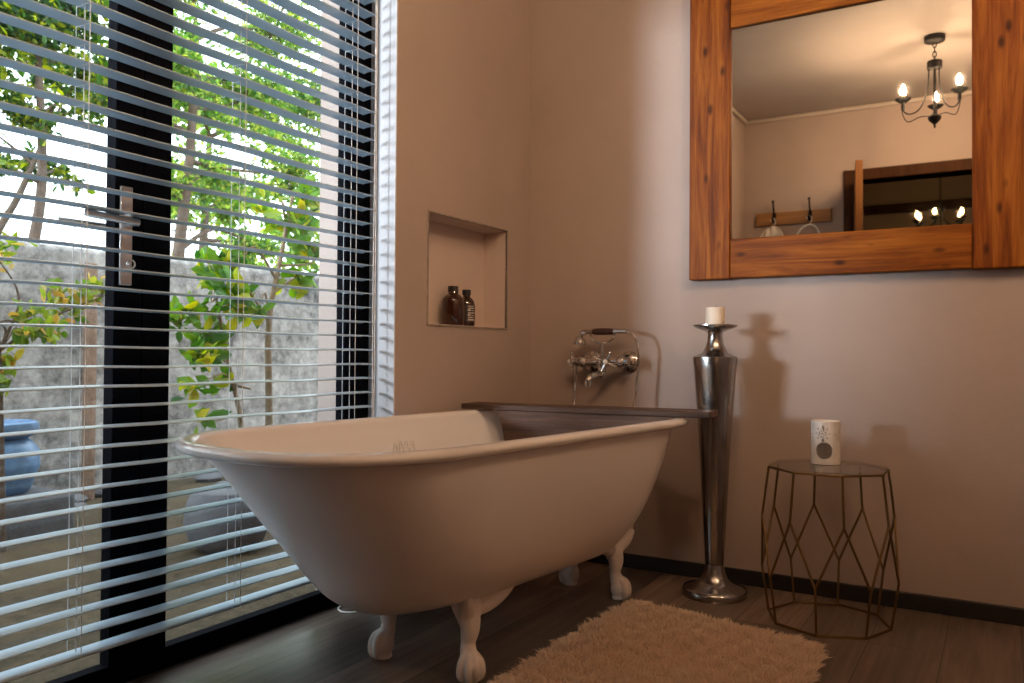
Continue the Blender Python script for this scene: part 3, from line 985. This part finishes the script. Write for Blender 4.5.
# ------------------------------------------------------------------ oil burner with cut-outs
OX, OY = 1.181, -0.225
ob = thing('oil_burner', 'white ceramic oil burner with round opening on the glass table', 'oil burner', (OX, OY, TZ + 0.003))
RB_, HB = 0.0425, 0.132
nA, nZ = 240, 130
face_ang = math.degrees(math.atan2(CAM.y - OY, CAM.x - OX))
def hole(u, z):
    """u: metres along the surface from the front (right positive), z: height"""
    if (u + 0.005) ** 2 + (z - 0.043) ** 2 < 0.0255 ** 2:
        return True
    for cu, cz_, R_ in ((-0.009, 0.096, 0.0), (-0.055, 0.094, 0.0), (0.047, 0.094, 0.0), (0.098, 0.094, 0.0), (-0.106, 0.094, 0.0)):
        du, dz = u - cu, z - cz_
        r = math.hypot(du, dz); a = math.degrees(math.atan2(dz, du)) % 45
        if 0.0065 < r < 0.0125 and abs(a - 22.5) < 9: return True
        if 0.0175 < r < 0.0215 and abs(((a + 22.5) % 45) - 22.5) < 6: return True
        if r < 0.003: return True
    for k in range(7):
        cu = -0.13 + k * 0.051 - 0.0
        if abs(u - (cu + 0.0215)) < 0.0025 and abs(z - 0.075) < 0.005: return True
        if abs(u - (cu + 0.0215)) < 0.002 and abs(z - 0.112) < 0.004: return True
    return False
V, Q = [], []
for j in range(nZ + 1):
    z = HB * j / nZ
    r = RB_ - (0.0015 if j in (0, nZ) else 0)
    for i in range(nA):
        a = math.radians(face_ang) + 2 * PI * i / nA
        V.append((r * math.cos(a), r * math.sin(a), z))
for j in range(nZ):
    for i in range(nA):
        u = ((i + 0.5) / nA * 2 * PI)
        if u > PI: u -= 2 * PI
        if hole(u * RB_, HB * (j + 0.5) / nZ):
            continue
        Q.append((j * nA + i, j * nA + (i + 1) % nA, (j + 1) * nA + (i + 1) % nA, (j + 1) * nA + i))
sh = np_mesh('pierced_shell', V, Q, M['ceramic'], ob, smooth=True)
sd = sh.modifiers.new('thick', 'SOLIDIFY'); sd.thickness = 0.0035; sd.offset = -1
mb = MB(); mb.lathe([(0, 0.118), (0.020, 0.119), (0.034, 0.126), (0.040, 0.1325), (0.0405, 0.130), (0.034, 0.122), (0.02, 0.114), (0, 0.113)], 32)
mb.build('oil_dish', M['ceramic'], ob, smooth=True)
mb = MB(); mb.lathe([(0, 0), (0.0395, 0), (0.0395, 0.004), (0, 0.004)], 32)
mb.build('base_disc', M['ceramic'], ob)

# ------------------------------------------------------------------ bottles in the niche
def bottle(name, label, x, y, r, h, wide, lab):
    t = thing(name, label, 'bottle', (x, y, NZ0 + 0.002), 'brown bottles in the wall niche')
    s = h
    mb = MB(); mb.lathe([(0, 0), (r * 0.93, 0), (r, 0.004), (r, s * 0.60), (r * 0.93, s * 0.68), (r * 0.70, s * 0.755), (r * 0.46, s * 0.80), (r * 0.42, s * 0.86), (0, s * 0.86)], 28)
    mb.build('bottle_body', M['amber'], t, smooth=True)
    mb = MB(); mb.lathe([(0, s * 0.855), (r * wide, s * 0.855), (r * wide, s * 0.995), (r * wide * 0.94, s), (0, s)], 24)
    mb.build('cap', M['blackcap'], t, smooth=True)
    if lab:
        mb = MB()
        a0 = math.atan2(CAM.y - y, CAM.x - x)
        def patch(da0, da1, z0, z1, rr_):
            n = 8
            v = []
            for zz in (z0, z1):
                for i in range(n + 1):
                    a = a0 + lerp(da0, da1, i / n)
                    v.append((rr_ * math.cos(a), rr_ * math.sin(a), zz))
            return v, [(i, i + 1, n + 2 + i, n + 1 + i) for i in range(n)]
        mb.add(*patch(-0.9, 1.4, s * 0.10, s * 0.58, r + 0.0004))
        lb = mb.build('label', M['label_dark'], t, smooth=True)
        mb = MB()
        rr2 = r + 0.0008
        for k, (z, w0, w1) in enumerate([(.53, .15, .95), (.47, .25, 1.05), (.41, .15, .55), (.41, .65, 1.0), (.34, .2, 1.1), (.28, .15, .5), (.28, .6, .95), (.22, .2, .9), (.15, .15, 1.05)]):
            mb.add(*patch(w0, w1, s * z, s * (z + 0.022 + 0.01 * (k % 3)), rr2))
        mb.build('label_print', M['label_ink'], lb)
    return t
bottle('bottle', 'larger plain amber bottle with black cap, left in the niche', -0.050, -0.468, 0.041, 0.142, 0.46, False)
bottle('bottle', 'smaller dark bottle with pale label print, right in the niche', -0.046, -0.387, 0.031, 0.134, 0.52, True)

# ------------------------------------------------------------------ shag rug
rg = thing('shag_rug', 'cream shaggy bath rug on the dark floor in front of the bathtub', 'rug', (0.93, -0.85, 0))
c00, c10, c11, c01 = (Vector(p) for p in ((0.60, -1.42, 0), (1.285, -1.42, 0), (1.235, -0.545, 0), (0.625, -0.425, 0)))
def rugp(u, v):
    p = c00.lerp(c10, u).lerp(c01.lerp(c11, u), v)
    return p
OR_ = Vector((0.93, -0.85, 0))
pts = []
nb = 24
for k in range(nb * 4):
    s = k / nb
    e = int(s); t = s - e
    u, v = [(t, 0), (1, t), (1 - t, 1), (0, 1 - t)][e]
    # round the corners a little
    d = min(abs(t), abs(1 - t))
    pts.append((rugp(u, v) + (rugp(.5, .5) - rugp(u, v)) * max(0, 0.05 - d) * 0.9) - OR_)
mb = MB(); mb.prism([(p.x, p.y) for p in pts], 0.001, 0.008)
mb.build('backing', M['rugback'], rg)
N = 42000
u = rng.random(N); v = rng.random(N)
B = np.array([[*(rugp(a, b) - OR_)] for a, b in zip(u, v)])
d_edge = np.minimum(np.minimum(u, 1 - u), np.minimum(v, 1 - v))
cxy = np.array([*(rugp(.5, .5) - OR_)])
rad = B - cxy
corner = (np.minimum(u, 1 - u) < .04) & (np.minimum(v, 1 - v) < .03)
B[corner] -= rad[corner] * 0.05
# neighbouring strands lean together in tufts
gx = np.sin(B[:, 0] * 63 + 2.1 * np.sin(B[:, 1] * 41)) + np.sin(B[:, 1] * 87 + B[:, 0] * 30)
gy = np.sin(B[:, 1] * 71 + 1.7 * np.sin(B[:, 0] * 53)) + np.cos(B[:, 0] * 91 - B[:, 1] * 24)
lean = np.stack([gx * 0.007 + rng.normal(0, .006, N), gy * 0.007 + rng.normal(0, .006, N)], 1)
outw = rad[:, :2] / (np.linalg.norm(rad[:, :2], axis=1, keepdims=True) + 1e-6)
lean += outw * (np.clip(0.06 - d_edge, 0, .06) / .06 * 0.016)[:, None]
hh = 0.022 + rng.normal(0, .004, N) + 0.004 * np.sin(B[:, 0] * 29) * np.sin(B[:, 1] * 33)
hh *= np.clip(0.7 + d_edge * 8, 0.7, 1)
wd = 0.0015 + rng.random(N) * 0.0012
th = rng.random(N) * PI
du = np.stack([np.cos(th), np.sin(th)], 1)
lev = [(0, 1.0), (0.4, 1.15), (0.75, 0.95), (1.0, 0.35)]
V = np.zeros((N, 8, 3), np.float32)
for i, (t, ws) in enumerate(lev):
    ctr = B[:, :2] + lean * (t ** 1.7)[..., None] if False else B[:, :2] + lean * (t ** 1.7)
    z = 0.006 + hh * (t - 0.22 * t * t)
    for s, sg in ((0, -1), (1, 1)):
        V[:, i * 2 + s, :2] = ctr + du * (wd * ws * sg)[:, None]
        V[:, i * 2 + s, 2] = z
base = (np.arange(N) * 8)[:, None]
Q = np.concatenate([base + np.array([2 * i, 2 * i + 1, 2 * i + 3, 2 * i + 2]) for i in range(3)], 0)
pl = np_mesh('pile', V.reshape(-1, 3), Q, M['pile'], rg, smooth=True)
pl['kind'] = 'stuff'

# ------------------------------------------------------------------ framed mirror
mi = thing('wall_mirror', 'large square mirror in a wide rustic pine frame on the wall', 'mirror', (1.2, -0.002, 1.06))
OMi = (1.2, -0.002, 1.06)
FXA, FXB, FXC, FXD = 0.683, 0.830, 1.571, 1.722
FZA, FZB, FZC, FZD = 1.068, 1.207, 1.950, 2.105
def plank(mb, m):
    o = local(mb, OMi).build('frame_plank', m, mi, bevel=0.004, seg=2)
    return o
mb = MB(); mb.box(FXA, FXB, -0.045, -0.002, FZA, FZD); plank(mb, M['pine_v'])
mb = MB(); mb.box(FXC, FXD, -0.046, -0.002, FZA - 0.001, FZD); plank(mb, M['pine_v'])
mb = MB(); mb.box(FXB, FXC, -0.043, -0.002, FZA + 0.002, FZB); plank(mb, M['pine_h'])
mb = MB(); mb.box(FXB, FXC, -0.043, -0.002, FZC, FZD - 0.002); plank(mb, M['pine_h'])
mb = MB(); mb.box(FXB, FXC, -0.030, -0.004, FZB, FZC)
local(mb, OMi).build('mirror_glass', M['mirror'], mi)

# ------------------------------------------------------------------ chandeliers
def chandelier(name, label, cat, loc, R_, angles, bulbm, top, arm_drop, group=None):
    """loc: hub bottom centre; top: ceiling height"""
    t = thing(name, label, cat, loc, group)
    H = top - loc[2]
    mb = MB(); mb.lathe([(0, H - 0.001), (0.052, H - 0.001), (0.052, H - 0.028), (0.046, H - 0.033), (0, H - 0.034)], 28)
    mb.build('canopy', M['blackiron'], t, smooth=True)
    ring_z = arm_drop
    mb = MB()
    z = H - 0.034; k = 0
    while z > ring_z + 0.020:
        a = (k % 2) * PI / 2
        L = min(0.030, z - ring_z)
        loop = [(0.009 * math.cos(q) * math.cos(a), 0.009 * math.cos(q) * math.sin(a), z - L / 2 + L * 0.58 * math.sin(q)) for q in np.linspace(0, 2 * PI, 13)[:-1]]
        mb.tube(loop, 0.0024, 6, closed=True)
        z -= 0.026; k += 1
    mb.build('chain', M['blackiron'], t, smooth=True)
    mb = MB(); mb.lathe([(0, ring_z + 0.022), (0.036, ring_z + 0.020), (0.038, ring_z + 0.016), (0.038, ring_z - 0.020), (0.034, ring_z - 0.022), (0.0, ring_z - 0.022)], 24)
    mb.build('collar', M['blackiron'], t, smooth=True)
    mb = MB()
    mb.lathe([(0, -0.030), (0.004, -0.028), (0.006, -0.010), (0.016, 0.0), (0.030, 0.014), (0.034, 0.030), (0.026, 0.040), (0.012, 0.046), (0.008, 0.06), (0.0065, ring_z - 0.02), (0, ring_z - 0.02)], 20)
    mb.build('hub', M['blackiron'], t, smooth=True)
    for a in angles:
        d = Vector((math.cos(a), math.sin(a), 0))
        zc_ = 0.120
        mb = MB()
        mb.tube(smooth_path([d * 0.030 + Vector((0, 0, ring_z - 0.01)), d * 0.035 + Vector((0, 0, ring_z * 0.62)), d * (R_ * 0.45) + Vector((0, 0, 0.085)), d * (R_ * 0.78) + Vector((0, 0, 0.052)), d * R_ + Vector((0, 0, 0.075)), d * R_ + Vector((0, 0, zc_))]), 0.0038, 8)
        mb.tube(smooth_path([d * 0.020 + Vector((0, 0, 0.035)), d * R_ * 0.45 + Vector((0, 0, 0.035)), d * R_ * 0.85 + Vector((0, 0, 0.010)), d * (R_ * 1.02) + Vector((0, 0, 0.06)), d * R_ + Vector((0, 0, 0.10))]), 0.0026, 6)
        mb.tube([d * R_ + Vector((0, 0, 0.078)), d * R_ + Vector((0, 0, zc_))], 0.0095, 10)
        arm = mb.build('arm', M['blackiron'], t, smooth=True)
        p = d * R_
        mb = MB(); mb.lathe([(0, zc_ - 0.006), (0.020, zc_ - 0.003), (0.037, zc_ + 0.010), (0.042, zc_ + 0.016), (0.036, zc_ + 0.014), (0.018, zc_ + 0.004), (0, zc_ + 0.002)], 20, p)
        mb.build('drip_cup', M['blackiron'], arm, smooth=True)
        mb = MB(); mb.lathe([(0, zc_), (0.0105, zc_), (0.0105, zc_ + 0.040), (0, zc_ + 0.040)], 12, p)
        mb.build('candle_sleeve', M['candlesleeve'], arm, smooth=True)
        mb = MB(); mb.lathe([(0, zc_ + 0.040), (0.008, zc_ + 0.042), (0.0125, zc_ + 0.053), (0.0118, zc_ + 0.066), (0.007, zc_ + 0.081), (0.0025, zc_ + 0.091), (0, zc_ + 0.094)], 16, p)
        mb.build('bulb', bulbm, arm, smooth=True)
    return t
CH = (1.335, -2.145, 2.068)
chandelier('chandelier', 'black iron chandelier with three lit candle bulbs, in the mirror', 'chandelier', CH, 0.160,
           [math.radians(a) for a in (160, 40, 268)], M['bulb'], CEIL, 0.315)
chandelier('chandelier', 'smaller lit hall chandelier seen through the doorway in the mirror', 'chandelier', (1.18, -5.302, 1.870), 0.19,
           [math.radians(a) for a in (28, 160, 205, 100, 320)], M['hallbulb'], 2.9, 0.22)
# unseen identical chandelier, added to bring warm light into the room
chandelier('chandelier', 'added second black chandelier, unseen, for warm room light', 'chandelier', (2.30, -1.55, 2.068), 0.160,
           [math.radians(a) for a in (160, 40, 268)], M['bulb'], CEIL, 0.315)

# ------------------------------------------------------------------ hook rail with hangers on the wall behind
hr = thing('hook_rail', 'wooden hook rail with black hooks on the wall, in the mirror', 'hook rail', (0.352, BACK_Y, 1.75))
OH = (0.352, BACK_Y, 1.75)
mb = MB(); mb.box(0.090, 0.614, BACK_Y + 0.001, BACK_Y + 0.022, 1.748, 1.842)
local(mb, OH).build('rail_board', M['railwood'], hr, bevel=0.004)
HOOKS = (0.221, 0.472)
for hx in HOOKS:
    mb = MB()
    y = BACK_Y + 0.022
    mb.box(hx - 0.012, hx + 0.012, y, y + 0.006, 1.765, 1.835)
    mb.tube(smooth_path([(hx, y + 0.004, 1.82), (hx, y + 0.02, 1.85), (hx, y + 0.035, 1.885), (hx, y + 0.045, 1.912)]), [0.006] * 18 + [0.009], 8)
    mb.ball((hx, y + 0.046, 1.914), 0.010, 10, 8)
    mb.tube(smooth_path([(hx, y + 0.004, 1.80), (hx, y + 0.02, 1.772), (hx, y + 0.045, 1.765), (hx, y + 0.058, 1.785)]), 0.006, 8)
    mb.ball((hx, y + 0.058, 1.787), 0.009, 10, 8)
    local(mb, OH).build('coat_hook', M['blackiron'], hr, smooth=True)
for hx, lab, dr in ((0.221, 'white hanger with pale cloth on the left hook, in the mirror', 0.10), (0.472, 'white clothes hanger on the right hook, in the mirror', -0.25)):
    y = BACK_Y + 0.068
    hg = thing('clothes_hanger', lab, 'hanger', (hx, y, 1.60), 'clothes hangers on the hook rail')
    mb = MB()
    mb.tube(smooth_path([(0.016, 0, 0.150), (0.017, 0, 0.178), (0.004, 0, 0.192), (-0.013, 0, 0.182), (-0.014, 0, 0.168)]), 0.0035, 8)
    mb.tube([(0.016, 0, 0.152), (0.002, 0, 0.125)], 0.0035, 8)
    c_, s_ = math.cos(dr), math.sin(dr)
    mb.tube(smooth_path([(0.002, 0, 0.130), (0.05 * c_, 0.02, 0.105), (0.095 * c_, 0.03 + 0.06 * abs(s_), 0.03), (0.105 * c_, 0.03 + 0.06 * abs(s_), 0.0)]), 0.007, 8)
    mb.tube(smooth_path([(0.002, 0, 0.130), (-0.05 * c_, 0.01, 0.105), (-0.095 * c_, 0.02, 0.03), (-0.105 * c_, 0.02, 0.0)]), 0.007, 8)
    mb.build('hanger_frame', M['hanger'], hg, smooth=True)
    if dr > 0:
        mb = MB()
        V_, F_ = [], []
        nx, nz = 21, 14
        for j in range(nz):
            for i in range(nx):
                s = -1 + 2 * i / (nx - 1)
                zt = 0.137 - 0.11 * abs(s) ** 1.4
                zz = lerp(zt, -0.55, j / (nz - 1))
                V_.append((s * 0.10, 0.018 + 0.018 * math.sin(i * 1.3 + j * .25) * (0.3 + j / nz), zz))
        for j in range(nz - 1):
            for i in range(nx - 1):
                a = j * nx + i
                F_.append((a, a + 1, a + nx + 1, a + nx))
        mb.add(V_, F_)
        cl = mb.build('cloth', M['hanger'], hg, smooth=True)
        sdm = cl.modifiers.new('thick', 'SOLIDIFY'); sdm.thickness = 0.004

# ------------------------------------------------------------------ garden
GX = -2.95
mb = MB(); mb.box(-40, -0.35, -40, 40, -0.12, -0.03); mb.box(-0.35, -0.205, -4, -0.5, -0.12, -0.03)
struct(mb.build('ground', M['soil']), 'dry sandy garden ground outside the door', 'ground')
mb = MB(); mb.box(GX - 0.2, GX, -2.6, 9.0, -0.1, 1.40); mb.box(GX - 0.2, GX, -12.0, -2.6, -0.1, 1.10)  # second, lower stretch is out of view, added to block the low sun
V_ = mb.v
struct(mb.build('wall_garden', M['gardenwall'], bevel=0.03), 'grey rendered garden wall beyond the glass', 'wall')
mb = MB(); mb.box(GX - 0.2, -0.35, 8.9, 9.1, -0.1, 1.40)
mb.box(-0.36, -0.35, -8, -3.46, -0.06, 2.8); mb.box(-0.36, -0.35, 0.15, 8.9, -0.06, 2.8)
struct(mb.build('wall_outside', M['outwall']))

def leaves(name, C0, L, W, m, parent, seed, upbias=0.25, droop=0.0, long=False):
    """C0: (n,3) leaf base points; L, W: lengths and widths; each leaf a folded six-point blade"""
    r = np.random.default_rng(seed)
    n = len(C0)
    d = r.normal(size=(n, 3)); d[:, 2] += upbias - droop
    d /= np.linalg.norm(d, axis=1, keepdims=True)
    h = r.normal(size=(n, 3))
    s = np.cross(d, h); s /= np.linalg.norm(s, axis=1, keepdims=True)
    nn = np.cross(d, s)
    L = L * (0.65 + 0.7 * r.random(n)); W = W * (0.7 + 0.6 * r.random(n))
    V = np.zeros((n, 6, 3), np.float32)
    def P(t, w, hgt):
        return C0 + d * (L * t)[:, None] + s * (W * w)[:, None] + nn * (W * hgt)[:, None]
    V[:, 0] = P(0, 0, 0); V[:, 1] = P(.3, .42, .18); V[:, 2] = P(.68, .40, .2)
    V[:, 3] = P(1, 0, -0.1); V[:, 4] = P(.68, -.40, .2); V[:, 5] = P(.3, -.42, .18)
    b = (np.arange(n) * 6)[:, None]
    Q = np.concatenate([b + np.array([0, 3, 2, 1]), b + np.array([0, 5, 4, 3])], 0)
    o = np_mesh(name, V.reshape(-1, 3), Q, m, parent)
    return o

def tree(name, label, cat, base, trunk, clumps, lsize, lwid, m, bark, seed, group=None, trad=0.07, upb=0.1):
    """clumps: (centre, radius xyz, leaves); branches run from the trunk to every clump"""
    t = thing(name, label, cat, base, group)
    r = np.random.default_rng(seed)
    mb = MB()
    tp = smooth_path(trunk, 5)
    k = len(tp)
    mb.tube([p - Vector(base) for p in tp], [trad * (1 - 0.6 * i / (k - 1)) for i in range(k)], 10)
    C0 = []
    for c_, rad, n in clumps:
        c_ = Vector(c_)
        # nearest trunk point below the clump
        cand = [p for p in tp if p.z < c_.z] or [tp[-1]]
        q = min(cand, key=lambda p: (p - c_).length)
        mid = (q + c_) / 2 + Vector(r.normal(0, 0.06, 3)) + Vector((0, 0, 0.05))
        bp = smooth_path([q, mid, c_], 5)
        kk = len(bp)
        mb.tube([p - Vector(base) for p in bp], [trad * 0.38 * (1 - 0.75 * i / (kk - 1)) for i in range(kk)], 7)
        # twigs inside the clump
        tw = max(4, n // 60)
        for _ in range(tw):
            e = r.normal(size=3); e /= np.linalg.norm(e)
            e = e * np.array(rad) * (0.55 + 0.45 * r.random())
            end = c_ + Vector(e)
            mb.tube([c_ - Vector(base), c_ + Vector(e) * 0.5 + Vector((0, 0, 0.02)) - Vector(base), end - Vector(base)], [trad * 0.12, trad * 0.08, trad * 0.04], 5)
            m_ = n // tw
            tt = 0.25 + 0.75 * r.random(m_)
            pts_ = np.array(c_)[None] + e[None] * tt[:, None] + r.normal(0, 0.09, (m_, 3)) * np.array(rad).mean() * 1.3
            C0.append(pts_)
    C0 = np.concatenate(C0, 0) - np.array(base)[None]
    mb.build('trunk', bark, t, smooth=True)
    leaves('foliage', C0, lsize, lwid, m, t, seed + 1, upb)
    return t

GT = 'trees beyond the garden wall'
tree('leafy_tree', 'dense green tree filling the upper left of the window', 'tree', (-4.3, 0.25, -0.03),
     [(-4.3, 0.25, -0.03), (-4.28, 0.33, 1.2), (-4.25, 0.42, 2.0), (-4.3, 0.40, 3.0)],
     [((-4.3, 0.05, 2.95), (.5, .5, .4), 1530), ((-4.2, 0.50, 3.25), (.5, .5, .4), 1530), ((-4.5, -0.35, 2.5), (.5, .5, .4), 1190),
      ((-4.3, 0.80, 3.7), (.6, .5, .5), 1530), ((-4.4, -0.3, 3.5), (.6, .6, .5), 1530), ((-4.2, 0.35, 2.45), (.35, .35, .25), 408),
      ((-4.1, 0.75, 2.6), (.35, .3, .3), 374), ((-4.2, 0.02, 2.05), (.3, .25, .25), 272), ((-4.4, 0.9, 3.0), (.4, .4, .3), 646)],
     0.062, 0.036, M['leaf_a'], M['bark'], 11, GT, 0.055)
tree('leafy_tree', 'bright green tree behind the right pane, dappled trunk beyond the wall', 'tree', (-5.0, 2.15, -0.03),
     [(-5.0, 2.15, -0.03), (-5.0, 2.12, 1.5), (-4.95, 2.20, 2.6), (-5.0, 2.3, 3.8)],
     [((-5.0, 2.1, 3.5), (.6, .6, .5), 2040), ((-4.9, 2.9, 3.4), (.6, .6, .5), 2040), ((-5.1, 2.7, 2.5), (.5, .6, .35), 1251),
      ((-4.9, 3.5, 2.7), (.5, .5, .4), 1414), ((-5.1, 2.0, 2.35), (.4, .4, .3), 761), ((-5.0, 3.3, 4.2), (.7, .7, .6), 2176),
      ((-5.0, 2.2, 4.4), (.7, .6, .5), 1904), ((-5.0, 3.9, 3.5), (.5, .6, .5), 1632), ((-5.2, 3.2, 1.95), (.4, .5, .3), 870), ((-5.1, 1.75, 3.0), (.4, .35, .4), 816)],
     0.058, 0.034, M['leaf_b'], M['bark'], 23, GT, 0.075)
tree('leafy_tree', 'pale green tree far behind the garden wall at the right pane', 'tree', (-8.5, 5.0, -0.03),
     [(-8.5, 5.0, -0.03), (-8.4, 5.1, 2.0), (-8.5, 5.3, 4.0)],
     [((-8.4, 4.4, 3.0), (.9, .9, .7), 800), ((-8.4, 5.8, 3.2), (.9, .9, .7), 800), ((-8.5, 5.2, 4.4), (1, 1, .8), 900), ((-8.5, 6.6, 4.6), (1, 1, .8), 800), ((-8.5, 4.2, 1.9), (.8, .8, .5), 500), ((-8.5, 5.8, 2.0), (.8, .9, .5), 500), ((-8.5, 6.9, 2.6), (.8, .9, .6), 500)],
     0.12, 0.085, M['leaf_b'], M['bark'], 37, GT, 0.10)
tree('leafy_tree', 'thin far tree with dark forked branches at the left pane', 'tree', (-6.5, 1.2, -0.03),
     [(-6.5, 1.15, -0.03), (-6.5, 1.2, 1.6), (-6.45, 1.45, 2.3), (-6.5, 1.75, 3.0)],
     [((-6.5, 1.1, 2.9), (.6, .5, .4), 260), ((-6.4, 2.0, 3.6), (.7, .6, .5), 420), ((-6.5, 1.4, 3.9), (.7, .7, .5), 420), ((-6.5, 0.95, 1.9), (.4, .35, .25), 130), ((-6.5, 1.75, 2.6), (.4, .35, .3), 160)],
     0.10, 0.06, M['leaf_a'], M['bark'], 41, GT, 0.05)
tree('young_tree', 'slender young tree with large leaves outside the right pane', 'tree', (-1.5, 0.02, -0.03),
     [(-1.5, 0.02, -0.03), (-1.5, 0.015, 0.55), (-1.49, 0.0, 0.95), (-1.47, 0.06, 1.3), (-1.46, 0.12, 1.6)],
     [((-1.4, 0.05, 1.45), (.16, .18, .16), 54), ((-1.55, 0.28, 1.55), (.18, .18, .16), 66), ((-1.4, 0.25, 1.30), (.15, .16, .12), 45), ((-1.5, -0.18, 1.20), (.16, .18, .13), 51),
      ((-1.4, -0.30, 1.02), (.16, .16, .12), 48), ((-1.5, 0.12, 1.15), (.15, .12, .10), 27), ((-1.45, -0.12, 0.98), (.12, .12, .1), 24)],
     0.088, 0.05, M['leaf_c'], M['stem'], 53, None, 0.021, 0.3)
tree('young_tree', 'young tree with two thin forked stems left of the slender one', 'tree', (-1.5, -0.13, -0.03),
     [(-1.5, -0.13, -0.03), (-1.5, -0.16, 0.45), (-1.5, -0.24, 0.75), (-1.48, -0.33, 1.05)],
     [((-1.5, -0.48, 0.98), (.14, .15, .12), 45), ((-1.45, -0.50, 0.80), (.14, .14, .10), 39), ((-1.5, -0.36, 0.88), (.12, .12, .1), 30), ((-1.5, -0.33, 1.15), (.14, .13, .12), 36),
      ((-1.45, -0.47, 0.64), (.08, .08, .07), 13), ((-1.5, -0.26, 0.66), (.08, .08, .06), 12), ((-1.45, -0.40, 0.47), (.06, .08, .06), 9)],
     0.088, 0.048, M['leaf_c'], M['stem'], 67, None, 0.016, 0.1)
tree('garden_bush', 'small bush with orange tinged leaves at the far left pane', 'bush', (-1.9, -1.05, -0.03),
     [(-1.9, -1.05, -0.03), (-1.9, -1.06, 0.45), (-1.88, -1.08, 0.8)],
     [((-1.9, -1.15, 0.72), (.16, .2, .12), 90), ((-1.85, -0.95, 0.90), (.16, .16, .13), 90), ((-1.9, -0.78, 1.02), (.13, .16, .12), 69), ((-1.9, -1.2, 0.95), (.14, .15, .12), 75), ((-1.9, -0.62, 1.05), (.10, .14, .09), 45), ((-1.9, -1.1, 1.2), (.16, .2, .12), 45)],
     0.060, 0.032, M['leaf_d'], M['bark'], 71, None, 0.02, 0.2)
# weathered post by the wall
mb = MB(); mb.prism([(-2.74 + 0.036 * math.cos(a), -0.15 + 0.036 * math.sin(a)) for a in np.linspace(0, 2 * PI, 11)[:-1]], -0.04, 1.29)
tag(mb.build('wooden_post', M['post'], bevel=0.006), 'weathered brown post standing against the garden wall', 'post')
# blue pot on a block
pt = thing('garden_pot', 'blue glazed pot at the far left behind the blind', 'pot', (-2.2, -0.90, 0.16))
mb = MB(); mb.lathe([(0, 0), (0.10, 0), (0.12, 0.02), (0.155, 0.12), (0.150, 0.19), (0.12, 0.235), (0.10, 0.245), (0, 0.245)], 28)
mb.build('pot_body', M['bluepot'], pt, smooth=True)
mb = MB(); mb.lathe([(0.10, 0.245), (0.14, 0.262), (0.150, 0.285), (0.145, 0.315), (0.128, 0.322), (0.118, 0.31), (0.11, 0.27), (0, 0.262)], 28)
mb.build('pot_rim', M['bluepot'], pt, smooth=True)
mb = MB(); mb.box(-2.42, -1.98, -1.12, -0.68, -0.05, 0.16)
tag(mb.build('stone_block', M['stone'], bevel=0.02), 'grey stone block under the blue pot', 'block')
mb = MB(); mb.lathe([(0, 0), (0.10, 0), (0.15, 0.04), (0.175, 0.12), (0.165, 0.20), (0.14, 0.25), (0.125, 0.255), (0.115, 0.24), (0, 0.235)], 30)
sp = mb.build('stone_planter', M['stone'], smooth=True)
sp.location = (-1.15, -0.53, -0.03)
tag(sp, 'pale grey round stone planter on the ground behind the bathtub rim', 'planter')
# scattered stones
for i in range(14):
    mb = MB()
    r_ = 0.03 + 0.05 * random.random()
    mb.ball((0, 0, 0), r_, 9, 6, (1, 0.8 + 0.4 * random.random(), 0.55))
    mb.v = [(x * (1 + random.uniform(-.12, .12)), y * (1 + random.uniform(-.12, .12)), z) for x, y, z in mb.v]
    o = mb.build('garden_stone', M['stone'], smooth=True)
    o.location = (random.uniform(-2.8, -2.1), random.uniform(-0.6, 1.6), -0.03 + r_ * 0.3)
    tag(o, 'small rough stone lying on the ground by the garden wall', 'stone', 'stones along the garden wall')

# ------------------------------------------------------------------ light
w = bpy.data.worlds.new('world'); scene.world = w
w.use_nodes = True
nt = w.node_tree
for n in list(nt.nodes): nt.nodes.remove(n)
bg = node(nt, 'ShaderNodeBackground', Strength=4.9)
bg.inputs['Color'].default_value = (0.82, 0.91, 1.0, 1)
wo = nt.nodes.new('ShaderNodeOutputWorld')
link(nt, bg.outputs[0], wo.inputs['Surface'])

sl = bpy.data.lights.new('sun', 'SUN')
sl.energy = 5.6
sl.angle = math.radians(11.0)
sl.color = (0.80, 0.88, 1.0)
so_ = bpy.data.objects.new('sun', sl); COL.objects.link(so_)
dirv = Vector((0.52, 0.85, -0.055)).normalized()
so_.rotation_euler = dirv.to_track_quat('-Z', 'Y').to_euler()

pl_ = bpy.data.lights.new('window_portal', 'AREA')
pl_.shape = 'RECTANGLE'; pl_.size = 1.78; pl_.size_y = 2.3
pl_.cycles.is_portal = True
po = bpy.data.objects.new('window_portal', pl_); COL.objects.link(po)
po.location = (-0.22, (OPEN_Y - 0.78) / 2, OPEN_Z / 2)
po.rotation_euler = Vector((1, 0, 0)).to_track_quat('-Z', 'Z').to_euler()

# ------------------------------------------------------------------ view
vs = scene.view_settings
vs.view_transform = 'Standard'
vs.look = 'None'
vs.gamma = 1.0
vs.exposure = 0.0
vs.use_curve_mapping = False
scene.cycles.use_denoising = True
scene.cycles.sample_clamp_indirect = 6.0
scene.cycles.max_bounces = 12
scene.cycles.diffuse_bounces = 5
scene.cycles.glossy_bounces = 6
scene.cycles.transparent_max_bounces = 32
scene.cycles.caustics_reflective = False
scene.cycles.caustics_refractive = False
